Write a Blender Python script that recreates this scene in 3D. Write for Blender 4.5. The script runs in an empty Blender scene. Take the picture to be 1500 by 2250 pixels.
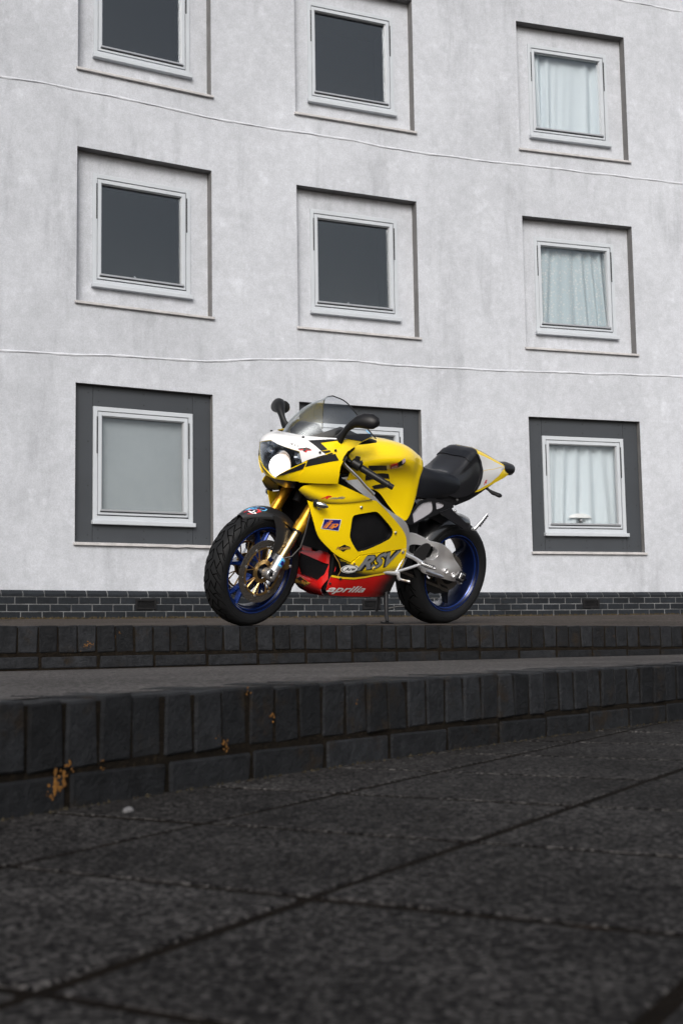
import bpy, bmesh, math, random
import numpy as np
from mathutils import Vector, Matrix
from mathutils.geometry import delaunay_2d_cdt

random.seed(7); RNG = np.random.default_rng(7)
SC = bpy.context.scene
COL = SC.collection
Z0 = 0.245                      # lower paving is z = 0; the lens is this high above it

# ------------------------------------------------------------------ camera
cam_d = bpy.data.cameras.new('camera'); cam = bpy.data.objects.new('camera', cam_d); COL.objects.link(cam)
cam_d.sensor_fit = 'VERTICAL'; cam_d.sensor_height = 36.0; cam_d.lens = 44.0
cam_d.clip_start = .05; cam_d.clip_end = 500
_p, _r = math.radians(6.03), math.radians(-0.915)
_fw = Vector((0, math.cos(_p), math.sin(_p))); _u = Vector((0, -math.sin(_p), math.cos(_p))); _x = Vector((1, 0, 0))
_right = _x * math.cos(_r) + _u * math.sin(_r); _up = _u * math.cos(_r) - _x * math.sin(_r)
cam.matrix_world = Matrix(((_right.x, _up.x, -_fw.x, 0), (_right.y, _up.y, -_fw.y, 0), (_right.z, _up.z, -_fw.z, Z0), (0, 0, 0, 1)))
cam_d.dof.use_dof = True; cam_d.dof.focus_distance = 6.9; cam_d.dof.aperture_fstop = 8.0
SC.camera = cam

# ------------------------------------------------------------------ world, sun, exposure
SUN_EL, SUN_AZ = math.radians(32), math.radians(184)      # azimuth clockwise from +Y
wd = bpy.data.worlds.new('World'); SC.world = wd; wd.use_nodes = True
nt = wd.node_tree; bg = nt.nodes['Background']
sky = nt.nodes.new('ShaderNodeTexSky'); sky.sky_type = 'NISHITA'; sky.sun_disc = False
sky.sun_elevation = SUN_EL; sky.sun_rotation = SUN_AZ; sky.air_density = 1.0; sky.dust_density = 4.0; sky.ozone_density = 1.0
hs = nt.nodes.new('ShaderNodeHueSaturation'); hs.inputs['Saturation'].default_value = .45
nt.links.new(sky.outputs[0], hs.inputs['Color']); nt.links.new(hs.outputs[0], bg.inputs['Color'])
bg.inputs['Strength'].default_value = .105
sun_d = bpy.data.lights.new('sun', 'SUN'); sun = bpy.data.objects.new('sun', sun_d); COL.objects.link(sun)
sun_d.energy = 1.5; sun_d.angle = math.radians(30); sun_d.color = (1.0, .97, .94)
_sd = Vector((math.sin(SUN_AZ) * math.cos(SUN_EL), math.cos(SUN_AZ) * math.cos(SUN_EL), math.sin(SUN_EL)))
sun.rotation_euler = (-_sd).to_track_quat('-Z', 'Y').to_euler(); sun.location = (0, -3, 12)
SC.view_settings.view_transform = 'Standard'; SC.view_settings.look = 'None'
SC.view_settings.exposure = .48; SC.view_settings.gamma = 1.0; SC.view_settings.use_curve_mapping = False
SC.render.engine = 'CYCLES'; SC.cycles.max_bounces = 8; SC.cycles.transparent_max_bounces = 12
try: SC.cycles.use_denoising = True
except Exception: pass

# ------------------------------------------------------------------ materials
def mat(name, col, rough=.5, metal=0.0, coat=0.0, spec=.5, bump=None, vary=None, emis=None, rand=0.0, dirt=None):
    """bump=(scale, strength, detail); vary=(scale, amount); rand = tone step per object; dirt=(colour, scale, threshold)"""
    m = bpy.data.materials.new(name); m.use_nodes = True; n = m.node_tree.nodes; L = m.node_tree.links
    b = n['Principled BSDF']; b.inputs['Base Color'].default_value = (*col, 1); b.inputs['Roughness'].default_value = rough
    b.inputs['Metallic'].default_value = metal; b.inputs['Coat Weight'].default_value = coat; b.inputs['Coat Roughness'].default_value = .04
    b.inputs['Specular IOR Level'].default_value = spec
    tc = n.new('ShaderNodeNewGeometry') if (bump or vary or dirt) else None
    cur = None
    if vary or rand or dirt:
        rgb = n.new('ShaderNodeRGB'); rgb.outputs[0].default_value = (*col, 1); cur = rgb.outputs[0]
        if vary:
            t = n.new('ShaderNodeTexNoise'); t.inputs['Scale'].default_value = vary[0]; t.inputs['Detail'].default_value = 6; t.inputs['Roughness'].default_value = .65
            L.new(tc.outputs['Position'], t.inputs['Vector'])
            mr = n.new('ShaderNodeMapRange'); mr.inputs['From Min'].default_value = .25; mr.inputs['From Max'].default_value = .75
            mr.inputs['To Min'].default_value = 1 - vary[1]; mr.inputs['To Max'].default_value = 1 + vary[1]
            L.new(t.outputs['Fac'], mr.inputs['Value'])
            v = n.new('ShaderNodeVectorMath'); v.operation = 'SCALE'; L.new(cur, v.inputs[0]); L.new(mr.outputs[0], v.inputs['Scale']); cur = v.outputs[0]
        if rand:
            oi = n.new('ShaderNodeObjectInfo'); mr = n.new('ShaderNodeMapRange')
            mr.inputs['To Min'].default_value = 1 - rand; mr.inputs['To Max'].default_value = 1 + rand
            L.new(oi.outputs['Random'], mr.inputs['Value'])
            v = n.new('ShaderNodeVectorMath'); v.operation = 'SCALE'; L.new(cur, v.inputs[0]); L.new(mr.outputs[0], v.inputs['Scale']); cur = v.outputs[0]
        if dirt:
            t = n.new('ShaderNodeTexNoise'); t.inputs['Scale'].default_value = dirt[1]; t.inputs['Detail'].default_value = 8; t.inputs['Roughness'].default_value = .7
            L.new(tc.outputs['Position'], t.inputs['Vector'])
            mr = n.new('ShaderNodeMapRange'); mr.interpolation_type = 'SMOOTHSTEP'
            mr.inputs['From Min'].default_value = dirt[2]; mr.inputs['From Max'].default_value = dirt[2] + .16; L.new(t.outputs['Fac'], mr.inputs['Value'])
            mx = n.new('ShaderNodeMix'); mx.data_type = 'RGBA'; mx.inputs['B'].default_value = (*dirt[0], 1)
            L.new(mr.outputs[0], mx.inputs['Factor']); L.new(cur, mx.inputs['A']); cur = mx.outputs['Result']
        L.new(cur, b.inputs['Base Color'])
    if bump:
        t = n.new('ShaderNodeTexNoise'); t.inputs['Scale'].default_value = bump[0]; t.inputs['Detail'].default_value = bump[2] if len(bump) > 2 else 5
        t.inputs['Roughness'].default_value = .7
        L.new(tc.outputs['Position'], t.inputs['Vector'])
        bn = n.new('ShaderNodeBump'); bn.inputs['Strength'].default_value = bump[1]; bn.inputs['Distance'].default_value = .01
        L.new(t.outputs['Fac'], bn.inputs['Height']); L.new(bn.outputs[0], b.inputs['Normal'])
    if emis:
        b.inputs['Emission Color'].default_value = (*emis[0], 1); b.inputs['Emission Strength'].default_value = emis[1]
    return m

def paint_mat(name, rough=.40, coat=.8):
    """sprayed colour stored on the panel itself (solid colour and sprayed fades of the livery)"""
    m = mat(name, (.8, .8, .8), rough, 0, coat, .2); n = m.node_tree.nodes; L = m.node_tree.links
    a = n.new('ShaderNodeAttribute'); a.attribute_name = 'paint'; L.new(a.outputs['Color'], n['Principled BSDF'].inputs['Base Color'])
    return m

def speckle_mat(name, dark, light, scale, rough=.85, bump=.4, big=(1.2, .3), extra=None):
    """aggregate surface: small stones of mixed tone in a darker binder"""
    m = bpy.data.materials.new(name); m.use_nodes = True; n = m.node_tree.nodes; L = m.node_tree.links
    b = n['Principled BSDF']; b.inputs['Roughness'].default_value = rough; b.inputs['Specular IOR Level'].default_value = .06
    tc = n.new('ShaderNodeNewGeometry')
    vo = n.new('ShaderNodeTexVoronoi'); vo.inputs['Scale'].default_value = scale; L.new(tc.outputs['Position'], vo.inputs['Vector'])
    sep = n.new('ShaderNodeSeparateColor'); L.new(vo.outputs['Color'], sep.inputs[0])
    cr = n.new('ShaderNodeValToRGB'); e = cr.color_ramp.elements
    e[0].color = (*dark, 1); e[1].color = (*light, 1); e[0].position = .1; e[1].position = 1.0
    k = cr.color_ramp.elements.new(.72); k.color = (*[d * .6 + l * .4 for d, l in zip(dark, light)], 1)
    L.new(sep.outputs[0], cr.inputs['Fac'])
    no = n.new('ShaderNodeTexNoise'); no.inputs['Scale'].default_value = big[0]; no.inputs['Detail'].default_value = 7; no.inputs['Roughness'].default_value = .65
    L.new(tc.outputs['Position'], no.inputs['Vector'])
    mr = n.new('ShaderNodeMapRange'); mr.inputs['From Min'].default_value = .3; mr.inputs['From Max'].default_value = .7
    mr.inputs['To Min'].default_value = 1 - big[1]; mr.inputs['To Max'].default_value = 1 + big[1]; L.new(no.outputs['Fac'], mr.inputs['Value'])
    oi = n.new('ShaderNodeObjectInfo'); mo = n.new('ShaderNodeMapRange'); mo.inputs['To Min'].default_value = .85; mo.inputs['To Max'].default_value = 1.15
    L.new(oi.outputs['Random'], mo.inputs['Value'])
    mm = n.new('ShaderNodeMath'); mm.operation = 'MULTIPLY'; L.new(mr.outputs[0], mm.inputs[0]); L.new(mo.outputs[0], mm.inputs[1])
    v = n.new('ShaderNodeVectorMath'); v.operation = 'SCALE'; L.new(cr.outputs[0], v.inputs[0]); L.new(mm.outputs[0], v.inputs['Scale'])
    L.new(v.outputs[0], b.inputs['Base Color'])
    bn = n.new('ShaderNodeBump'); bn.inputs['Strength'].default_value = bump; bn.inputs['Distance'].default_value = .004
    n2 = n.new('ShaderNodeTexNoise'); n2.inputs['Scale'].default_value = scale * .9; n2.inputs['Detail'].default_value = 4; L.new(tc.outputs['Position'], n2.inputs['Vector'])
    L.new(n2.outputs['Fac'], bn.inputs['Height']); L.new(bn.outputs[0], b.inputs['Normal'])
    return m

def render_coat_mat(name, base):
    """painted cement render: fine grain, rain streaks, pale and grey blotches"""
    m = bpy.data.materials.new(name); m.use_nodes = True; n = m.node_tree.nodes; L = m.node_tree.links
    b = n['Principled BSDF']; b.inputs['Roughness'].default_value = .9; b.inputs['Specular IOR Level'].default_value = .2
    tc = n.new('ShaderNodeNewGeometry')
    def noise(scale, detail, stretch=None, rough=.6):
        t = n.new('ShaderNodeTexNoise'); t.inputs['Scale'].default_value = scale; t.inputs['Detail'].default_value = detail; t.inputs['Roughness'].default_value = rough
        if stretch:
            mp = n.new('ShaderNodeMapping'); mp.inputs['Scale'].default_value = stretch; L.new(tc.outputs['Position'], mp.inputs['Vector']); L.new(mp.outputs[0], t.inputs['Vector'])
        else: L.new(tc.outputs['Position'], t.inputs['Vector'])
        return t.outputs['Fac']
    def rng(s, a, bb, lo, hi):
        mr = n.new('ShaderNodeMapRange'); mr.interpolation_type = 'SMOOTHSTEP'
        for k, x in zip(('From Min', 'From Max', 'To Min', 'To Max'), (a, bb, lo, hi)): mr.inputs[k].default_value = x
        L.new(s, mr.inputs['Value']); return mr.outputs[0]
    def mul(a, c):
        q = n.new('ShaderNodeMath'); q.operation = 'MULTIPLY'; L.new(a, q.inputs[0]); L.new(c, q.inputs[1]); return q.outputs[0]
    f = rng(noise(.9, 7, None, .68), .3, .7, .91, 1.06)
    f = mul(f, rng(noise(9, 6, None, .7), .35, .68, .94, 1.05))
    f = mul(f, rng(noise(3.0, 5, (1, 1, .16), .7), .50, .76, 1.01, .80))
    f = mul(f, rng(noise(4.2, 2), .60, .74, 1.0, 1.12))
    f = mul(f, rng(noise(70, 5, None, .75), .3, .7, .86, 1.08))
    f = mul(f, rng(noise(30, 4, None, .6), .66, .80, 1.0, .84))
    v = n.new('ShaderNodeVectorMath'); v.operation = 'SCALE'; v.inputs[0].default_value = base; L.new(f, v.inputs['Scale']); L.new(v.outputs[0], b.inputs['Base Color'])
    bn = n.new('ShaderNodeBump'); bn.inputs['Strength'].default_value = .55; bn.inputs['Distance'].default_value = .006
    L.new(noise(85, 4), bn.inputs['Height']); L.new(bn.outputs[0], b.inputs['Normal'])
    return m

def glass_mat(name, tint=(1, 1, 1), ior=1.5, rough=.02):
    m = bpy.data.materials.new(name); m.use_nodes = True; n = m.node_tree.nodes; L = m.node_tree.links
    n.remove(n['Principled BSDF']); out = n['Material Output']
    tr = n.new('ShaderNodeBsdfTransparent'); tr.inputs[0].default_value = (*tint, 1)
    gl = n.new('ShaderNodeBsdfGlossy'); gl.inputs['Roughness'].default_value = rough; gl.inputs['Color'].default_value = (.90, .96, 1.0, 1)
    fr = n.new('ShaderNodeFresnel'); ge = n.new('ShaderNodeNewGeometry')     # same reflectance from both sides of a thin sheet
    ma = n.new('ShaderNodeMath'); ma.operation = 'MULTIPLY_ADD'; ma.inputs[1].default_value = 1 / ior - ior; ma.inputs[2].default_value = ior
    L.new(ge.outputs['Backfacing'], ma.inputs[0]); L.new(ma.outputs[0], fr.inputs['IOR'])
    mx = n.new('ShaderNodeMixShader'); L.new(fr.outputs[0], mx.inputs[0]); L.new(tr.outputs[0], mx.inputs[1]); L.new(gl.outputs[0], mx.inputs[2])
    L.new(mx.outputs[0], out.inputs['Surface'])
    return m

M = {}
YEL = (.92, .65, .002); BLK = (.008, .008, .009); RED = (.60, .008, .007); WHT = (.82, .82, .82)
M['yellow'] = mat('yellow_paint', YEL, .42, 0, .8, spec=.2)
M['panel_paint'] = paint_mat('livery_paint')
M['white_paint'] = mat('white_paint', WHT, .3, 0, 1.0)
M['black_paint'] = mat('black_paint', BLK, .28, 0, 1.0)
M['print_black'] = mat('print_black', (.010, .010, .012), .4)
M['print_white'] = mat('print_white', (.78, .78, .78), .4)
M['print_grey'] = mat('print_grey', (.20, .21, .22), .35)
M['print_red'] = mat('print_red', (.60, .012, .02), .4)
M['print_yellow'] = mat('print_yellow', (.86, .58, .02), .4)
M['print_gold'] = mat('print_gold', (.62, .36, .06), .4)
M['print_blue'] = mat('print_blue', (.012, .014, .16), .4)
M['print_sky'] = mat('print_sky', (.10, .42, .72), .4)
M['print_orange'] = mat('print_orange', (.85, .26, .02), .4)
M['print_lilac'] = mat('print_lilac', (.55, .42, .45), .4)
M['red_paint'] = mat('red_paint', RED, .3, 0, 1.0)
M['rubber'] = mat('tyre_rubber', (.0115, .012, .013), .6, spec=.16, bump=(60, .08), vary=(9, .18))
M['groove'] = mat('groove_shade_strip', (.0012, .0012, .0012), .9, spec=.02)  # dark strips laid on the tread; the grooves' shade is in their colour
M['blue_rim'] = mat('blue_rim', (.007, .036, .22), .24, .6, .5)
M['barrel'] = mat('shaded_rim_barrel', (.0025, .007, .035), .3, .4, .3)  # rim blue darkened: the shade inside the barrel is put into the colour
M['dark_rim'] = mat('dark_blue_rim', (.005, .007, .016), .3, .4, .5)
M['gold'] = mat('gold_anodised', (.80, .40, .035), .28, .85)
M['gold_dull'] = mat('gold_dull', (.46, .30, .12), .34, .9)
M['slider'] = mat('nitride_slider', (.45, .33, .17), .25, .95)
M['alu'] = mat('polished_aluminium', (.95, .95, .96), .30, .75)
M['alu_sat'] = mat('satin_aluminium', (.52, .53, .55), .38, .9)
M['steel'] = mat('disc_steel', (.16, .145, .13), .38, .75)
M['chrome'] = mat('chrome', (.75, .75, .76), .28, 1.0)
M['black'] = mat('black_plastic', (.009, .009, .010), .42, spec=.28, vary=(20, .15))
M['black_sat'] = mat('black_satin', (.012, .012, .014), .34, spec=.32)
M['inner'] = mat('engine_black', (.006, .006, .007), .6, spec=.2, vary=(14, .4))
M['carbon'] = mat('carbon_fibre', (.018, .018, .019), .33, 0, .5)
M['leather'] = mat('seat_vinyl', (.009, .010, .013), .38, spec=.26, bump=(160, .06))
M['smoke'] = glass_mat('tinted_screen', (.95, .955, .96), 1.5, .30)
M['lens'] = glass_mat('headlight_lens', (.95, .97, 1.0))
M['reflector'] = mat('reflector', (.55, .58, .62), .16, 1.0)
M['housing'] = mat('lamp_housing', (.16, .18, .21), .22, .8)
M['lamp'] = mat('lit_lamp', (1, 1, 1), .3, emis=((1.0, .93, .86), 3.2))
_n = M['lamp'].node_tree.nodes; _a = _n.new('ShaderNodeAttribute'); _a.attribute_name = 'paint'; M['lamp'].node_tree.links.new(_a.outputs['Color'], _n['Principled BSDF'].inputs['Emission Color'])
M['pale_infill'] = mat('pale_infill', (.50, .49, .53), .6, bump=(300, .4))
M['rail'] = mat('rail_dark', (.05, .05, .05), .4)

# ------------------------------------------------------------------ mesh helpers
def link(o, parent=None):
    COL.objects.link(o)
    if parent is not None: o.parent = parent
    return o

def smooth(me, ang=35):
    me.shade_smooth() if hasattr(me, 'shade_smooth') else None
    try: me.set_sharp_from_angle(angle=math.radians(ang))
    except Exception: pass

def mo(name, verts, faces, m, parent=None, sm=35, paint=None):
    me = bpy.data.meshes.new(name); me.from_pydata([tuple(map(float, v)) for v in verts], [], [tuple(int(i) for i in f) for f in faces]); me.update()
    if m is not None:
        for x in (m if isinstance(m, (list, tuple)) else [m]): me.materials.append(x)
    if sm: smooth(me, sm)
    if paint is not None:
        a = me.color_attributes.new('paint', 'FLOAT_COLOR', 'POINT'); a.data.foreach_set('color', np.c_[np.array(paint), np.ones(len(verts))].astype(np.float32).ravel())
    return link(bpy.data.objects.new(name, me), parent)

class MB:
    """collects verts and faces of one mesh"""
    def __init__(s): s.v = []; s.f = []
    def add(s, v, f):
        k = len(s.v); s.v += [tuple(map(float, p)) for p in v]; s.f += [tuple(int(i) + k for i in q) for q in f]; return s
    def box(s, c, d, R=None):
        P = [Vector(((i & 1) - .5, ((i >> 1) & 1) - .5, ((i >> 2) & 1) - .5)) for i in range(8)]
        P = [Vector((p.x * d[0], p.y * d[1], p.z * d[2])) for p in P]
        if R is not None: P = [R @ p for p in P]
        return s.add([p + Vector(c) for p in P], [(0, 2, 3, 1), (4, 5, 7, 6), (0, 1, 5, 4), (2, 6, 7, 3), (0, 4, 6, 2), (1, 3, 7, 5)])
    def tube(s, pts, r, n=12, cap=True, up=None):
        """r: number, list, or list of (a, b); circular or elliptic section swept along pts"""
        pts = [Vector(p) for p in pts]; m = len(pts)
        if not isinstance(r, (list, tuple)): r = [r] * m
        V = []; nrm = None
        for i, p in enumerate(pts):
            t = (pts[min(i + 1, m - 1)] - pts[max(i - 1, 0)]).normalized()
            if nrm is None:
                ref = Vector(up) if up else (Vector((0, 0, 1)) if abs(t.z) < .9 else Vector((1, 0, 0)))
                nrm = (ref - t * ref.dot(t)).normalized()
            else: nrm = (nrm - t * nrm.dot(t)).normalized()
            bi = t.cross(nrm); a, b = r[i] if isinstance(r[i], (tuple, list)) else (r[i], r[i])
            V += [p + nrm * (a * math.cos(k * 2 * math.pi / n)) + bi * (b * math.sin(k * 2 * math.pi / n)) for k in range(n)]
        Fc = [(i * n + k, i * n + (k + 1) % n, (i + 1) * n + (k + 1) % n, (i + 1) * n + k) for i in range(m - 1) for k in range(n)]
        if cap: Fc += [tuple(range(n))[::-1], tuple((m - 1) * n + k for k in range(n))]
        return s.add(V, Fc)
    def lathe(s, prof, n=48, c=(0, 0, 0), closed=False):
        """profile of (r, y) turned about the y axis through c"""
        m = len(prof); V = [(c[0] + r * math.cos(a), c[1] + y, c[2] + r * math.sin(a)) for r, y in prof for a in (2 * math.pi * k / n for k in range(n))]
        rng = range(m) if closed else range(m - 1)
        return s.add(V, [(i * n + k, i * n + (k + 1) % n, ((i + 1) % m) * n + (k + 1) % n, ((i + 1) % m) * n + k) for i in rng for k in range(n)])
    def plate(s, outline, y0, y1, holes=()):
        """outline of (x, z) extruded from y0 to y1"""
        pts, tris, rim = cdt(outline, holes, None); n = len(pts)
        s.add([(x, y1, z) for x, z in pts] + [(x, y0, z) for x, z in pts], [t for t in tris] + [tuple(i + n for i in t[::-1]) for t in tris] + [(a, b, b + n, a + n) for a, b in rim])
        return s
    def make(s, name, m, parent=None, sm=35, bevel=0, seg=2, paint=None):
        o = mo(name, s.v, s.f, m, parent, sm, paint)
        me = o.data; bm = bmesh.new(); bm.from_mesh(me); bmesh.ops.recalc_face_normals(bm, faces=bm.faces); bm.to_mesh(me); bm.free()
        if sm: smooth(me, sm)
        if bevel:
            b = o.modifiers.new('bevel', 'BEVEL'); b.width = bevel; b.segments = seg; b.limit_method = 'ANGLE'; b.angle_limit = math.radians(40)
        return o

def inside(P, poly):
    P = np.asarray(P, float); q = np.asarray(poly, float); c = np.zeros(len(P), bool); j = len(q) - 1
    for i in range(len(q)):
        a, b = q[i], q[j]
        with np.errstate(divide='ignore', invalid='ignore'):
            c ^= ((a[1] > P[:, 1]) != (b[1] > P[:, 1])) & (P[:, 0] < (b[0] - a[0]) * (P[:, 1] - a[1]) / (b[1] - a[1]) + a[0])
        j = i
    return c

def densify(poly, h):
    o = []
    for i, a in enumerate(poly):
        b = poly[(i + 1) % len(poly)]; a = np.array(a, float); b = np.array(b, float); k = max(1, int(np.linalg.norm(b - a) / h + .5))
        o += [tuple(a + (b - a) * t / k) for t in range(k)]
    return o

def chaikin(poly, it=1, keep=50):
    """round the gentle corners of an outline, keep corners sharper than keep degrees"""
    for _ in range(it):
        q = []; n = len(poly)
        for i in range(n):
            p0, p, p1 = (np.array(poly[(i + k) % n], float) for k in (-1, 0, 1))
            d0, d1 = p - p0, p1 - p; a = abs(math.atan2(d0[0] * d1[1] - d0[1] * d1[0], d0 @ d1))
            if a > math.radians(keep): q.append(tuple(p))
            else: q += [tuple(p - d0 * .25), tuple(p + d1 * .25)]
        poly = q
    return poly

def cdt(outline, holes=(), h=None):
    """triangulate a polygon with holes; h = spacing of inner points"""
    loops = [list(outline)] + [list(x) for x in holes]
    if h: loops = [densify(l, h) for l in loops]
    V = []; E = []
    for l in loops:
        k = len(V); V += l; E += [(k + i, k + (i + 1) % len(l)) for i in range(len(l))]
    if h:
        A = np.array(loops[0]); lo, hi = A.min(0), A.max(0)
        gx, gy = np.meshgrid(np.arange(lo[0], hi[0], h), np.arange(lo[1], hi[1], h)); gx[1::2] += h / 2
        G = np.c_[gx.ravel(), gy.ravel()] + RNG.uniform(-.02, .02, (gx.size, 2)) * h
        k = inside(G, loops[0])
        for l in loops[1:]: k &= ~inside(G, l)
        G = G[k]
        if len(G):
            B_ = np.array([p for l in loops for p in l]); d = np.array([((B_ - g) ** 2).sum(1).min() for g in G]); G = G[d > (h * .55) ** 2]
        V += [tuple(g) for g in G]
    r = delaunay_2d_cdt([Vector(v) for v in V], E, [], 0, 1e-7)
    P = [tuple(v) for v in r[0]]; T = [tuple(f) for f in r[2]]
    C = np.array([np.mean([P[i] for i in t], axis=0) for t in T]); k = inside(C, loops[0])
    for l in loops[1:]: k &= ~inside(C, l)
    out = []
    for t, ok in zip(T, k):
        if not ok: continue
        a, b, c = (np.array(P[i]) for i in t)
        cr = (b[0] - a[0]) * (c[1] - a[1]) - (b[1] - a[1]) * (c[0] - a[0])
        if abs(cr) < 1e-12: continue
        out.append(t if cr > 0 else t[::-1])
    ec = {}
    for t in out:
        for i in range(3): ec[(t[i], t[(i + 1) % 3])] = 1
    rim = [e for e in ec if (e[1], e[0]) not in ec]
    return P, out, rim

# ------------------------------------------------------------------ surfaces
def tps(pts):
    P = np.array(pts, float); X = P[:, :2]; n = len(P)
    def U(d2): return np.where(d2 > 1e-12, d2 * np.log(d2 + 1e-12), 0.0)
    K = U(((X[:, None] - X[None]) ** 2).sum(-1)) + np.eye(n) * 2e-3
    A = np.zeros((n + 3, n + 3)); A[:n, :n] = K; A[:n, n:n + 2] = X; A[:n, n + 2] = 1; A[n:, :n] = A[:n, n:].T
    w = np.linalg.solve(A, np.r_[P[:, 2], 0, 0, 0])
    def f(x, z):
        x = np.asarray(x, float); z = np.asarray(z, float)
        d2 = (x[..., None] - X[:, 0]) ** 2 + (z[..., None] - X[:, 1]) ** 2
        return U(d2) @ w[:n] + x * w[n] + z * w[n + 1] + w[n + 2]
    return f

def hermite(keys, vals):
    """smooth interpolation through vals (n, ...) at increasing keys, clamped ends"""
    k = np.array(keys, float); V = np.array(vals, float)
    m = np.gradient(V, k, axis=0)
    def f(t):
        t = np.clip(np.asarray(t, float), k[0], k[-1]); i = np.clip(np.searchsorted(k, t, side='right') - 1, 0, len(k) - 2)
        h = k[i + 1] - k[i]; s = (t - k[i]) / h
        ex = (Ellipsis,) + (None,) * (V.ndim - 1)
        s = s[ex]; h = h[ex]
        return ((2 * s**3 - 3 * s**2 + 1) * V[i] + (s**3 - 2 * s**2 + s) * h * m[i]
                + (-2 * s**3 + 3 * s**2) * V[i + 1] + (s**3 - s**2) * h * m[i + 1])
    return f

# side of the fairing: half width y over (x, z)
_W = tps([(1.28, .69, .155), (1.33, .76, .14), (1.20, .80, .20), (1.08, .82, .24), (.9, .78, .252), (.8, .68, .245), (1.22, .55, .165), (1.1, .62, .215),
          (.95, .5, .232), (.7, .56, .228), (.6, .45, .212), (1.1, .4, .175), (.95, .3, .192), (.7, .3, .2), (.5, .33, .185),
          (1.0, .22, .160), (.7, .22, .165), (.45, .24, .15), (.7, .15, .11), (1.0, .16, .11), (.45, .17, .10), (1.05, .3, .165)])
def side_surface(x, z): return np.stack([x, _W(x, z), z], -1)

# nose cowl: u across (0 = centre line, 1 = flank), v from lower lip to screen base
_N = hermite([-.35, 0, .25, .6, .8, 1.0, 1.2],
             # Xc, zc, w, drop, Xr
             [[1.25, .70, .235, -.05, 1.02], [1.362, .768, .258, -.032, 1.02], [1.402, .835, .272, -.012, 1.02], [1.424, .948, .262, .022, 1.02],
              [1.388, .982, .25, .0, 1.0], [1.325, 1.0, .235, -.028, .98], [1.24, 1.03, .215, -.04, .95]])
def nose_surface(u, v):
    u = np.asarray(u, float); p = _N(v); a = np.abs(u); sg = np.sign(u)
    ph = np.clip(a, 0, 1) * np.pi / 2; ex = np.clip(a - 1, 0, None)
    n = .92
    c = np.clip(np.cos(ph), 1e-9, 1) ** n; s = np.clip(np.sin(ph), 1e-9, 1) ** n
    x = p[..., 4] + (p[..., 0] - p[..., 4]) * c - ex * .42
    y = p[..., 2] * s - .10 * ex ** 2
    z = p[..., 1] - p[..., 3] * np.clip(a, 0, 1.0) ** 2 - p[..., 3] * .6 * ex
    return np.stack([x, sg * y, z], -1)

# front of the belly pan: x over (y, z)
def duct_surface(y, z):
    y = np.asarray(y, float); z = np.asarray(z, float)
    x = 1.03 - 1.6 * np.clip(np.abs(y) - .1, 0, None) ** 1.6 * 3 + .10 * (.3 - z) - 3.0 * np.clip(.24 - z, 0, None) ** 2 * 6
    return np.stack([x, y, z], -1)

# lofts: stations along x, each with shift, then half section (y, z) from top centre to lower edge
def loft(stations):
    k = [-s[0] for s in stations]
    V = np.array([[[0, 0]] + [[s[1], 0]] + list(s[2]) for s in stations], float)
    n = V.shape[1] - 2
    f = hermite(k, V)
    def surf(u, v):
        """u 0..1 down the section (negative mirrors), v = x of the station"""
        u = np.asarray(u, float); v = np.asarray(v, float); a = np.abs(u)
        P = f(-v); sh = P[..., 1, 0]; Q = P[..., 2:, :]
        t = np.clip(a, 0, 1) * (n - 1); i = np.clip(np.floor(t).astype(int), 0, n - 2); s = (t - i)[..., None]
        def g(j): return np.take_along_axis(Q, np.clip(j, 0, n - 1)[..., None, None] + np.zeros(Q.shape[:-2] + (1, 2), int), axis=-2)[..., 0, :]
        p0, p1, p2, p3 = g(i - 1), g(i), g(i + 1), g(i + 2)
        mir = p1 * 0 + p2 * np.array([-1, 1]) ; p0 = np.where((i == 0)[..., None], mir, p0)
        R = .5 * (2 * p1 + (p2 - p0) * s + (2 * p0 - 5 * p1 + 4 * p2 - p3) * s**2 + (3 * p1 - p0 - 3 * p2 + p3) * s**3)
        return np.stack([v + sh * a, np.sign(u) * R[..., 0] + (u == 0) * 0, R[..., 1]], -1)
    return surf

tank_surface = loft([
    (1.02, .00, [(0, .955), (.09, .95), (.15, .925), (.18, .885), (.175, .84), (.16, .80)]),
    (.90, .00, [(0, 1.012), (.10, 1.004), (.17, .965), (.198, .915), (.178, .85), (.16, .775)]),
    (.76, .00, [(0, 1.036), (.115, 1.026), (.185, .985), (.208, .93), (.165, .865), (.15, .755)]),
    (.66, .00, [(0, 1.038), (.12, 1.027), (.185, .985), (.202, .93), (.152, .855), (.145, .685)]),
    (.56, .01, [(0, 1.028), (.115, 1.015), (.172, .97), (.180, .91), (.148, .82), (.15, .625)]),
    (.47, .04, [(0, 1.004), (.105, .985), (.145, .94), (.148, .875), (.145, .79), (.15, .625)]),
    (.40, .07, [(0, .972), (.09, .955), (.125, .915), (.132, .855), (.135, .79), (.14, .705)]),
    (.37, .085, [(0, .945), (.07, .935), (.105, .9), (.118, .85), (.125, .79), (.13, .73)]),
])
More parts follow.
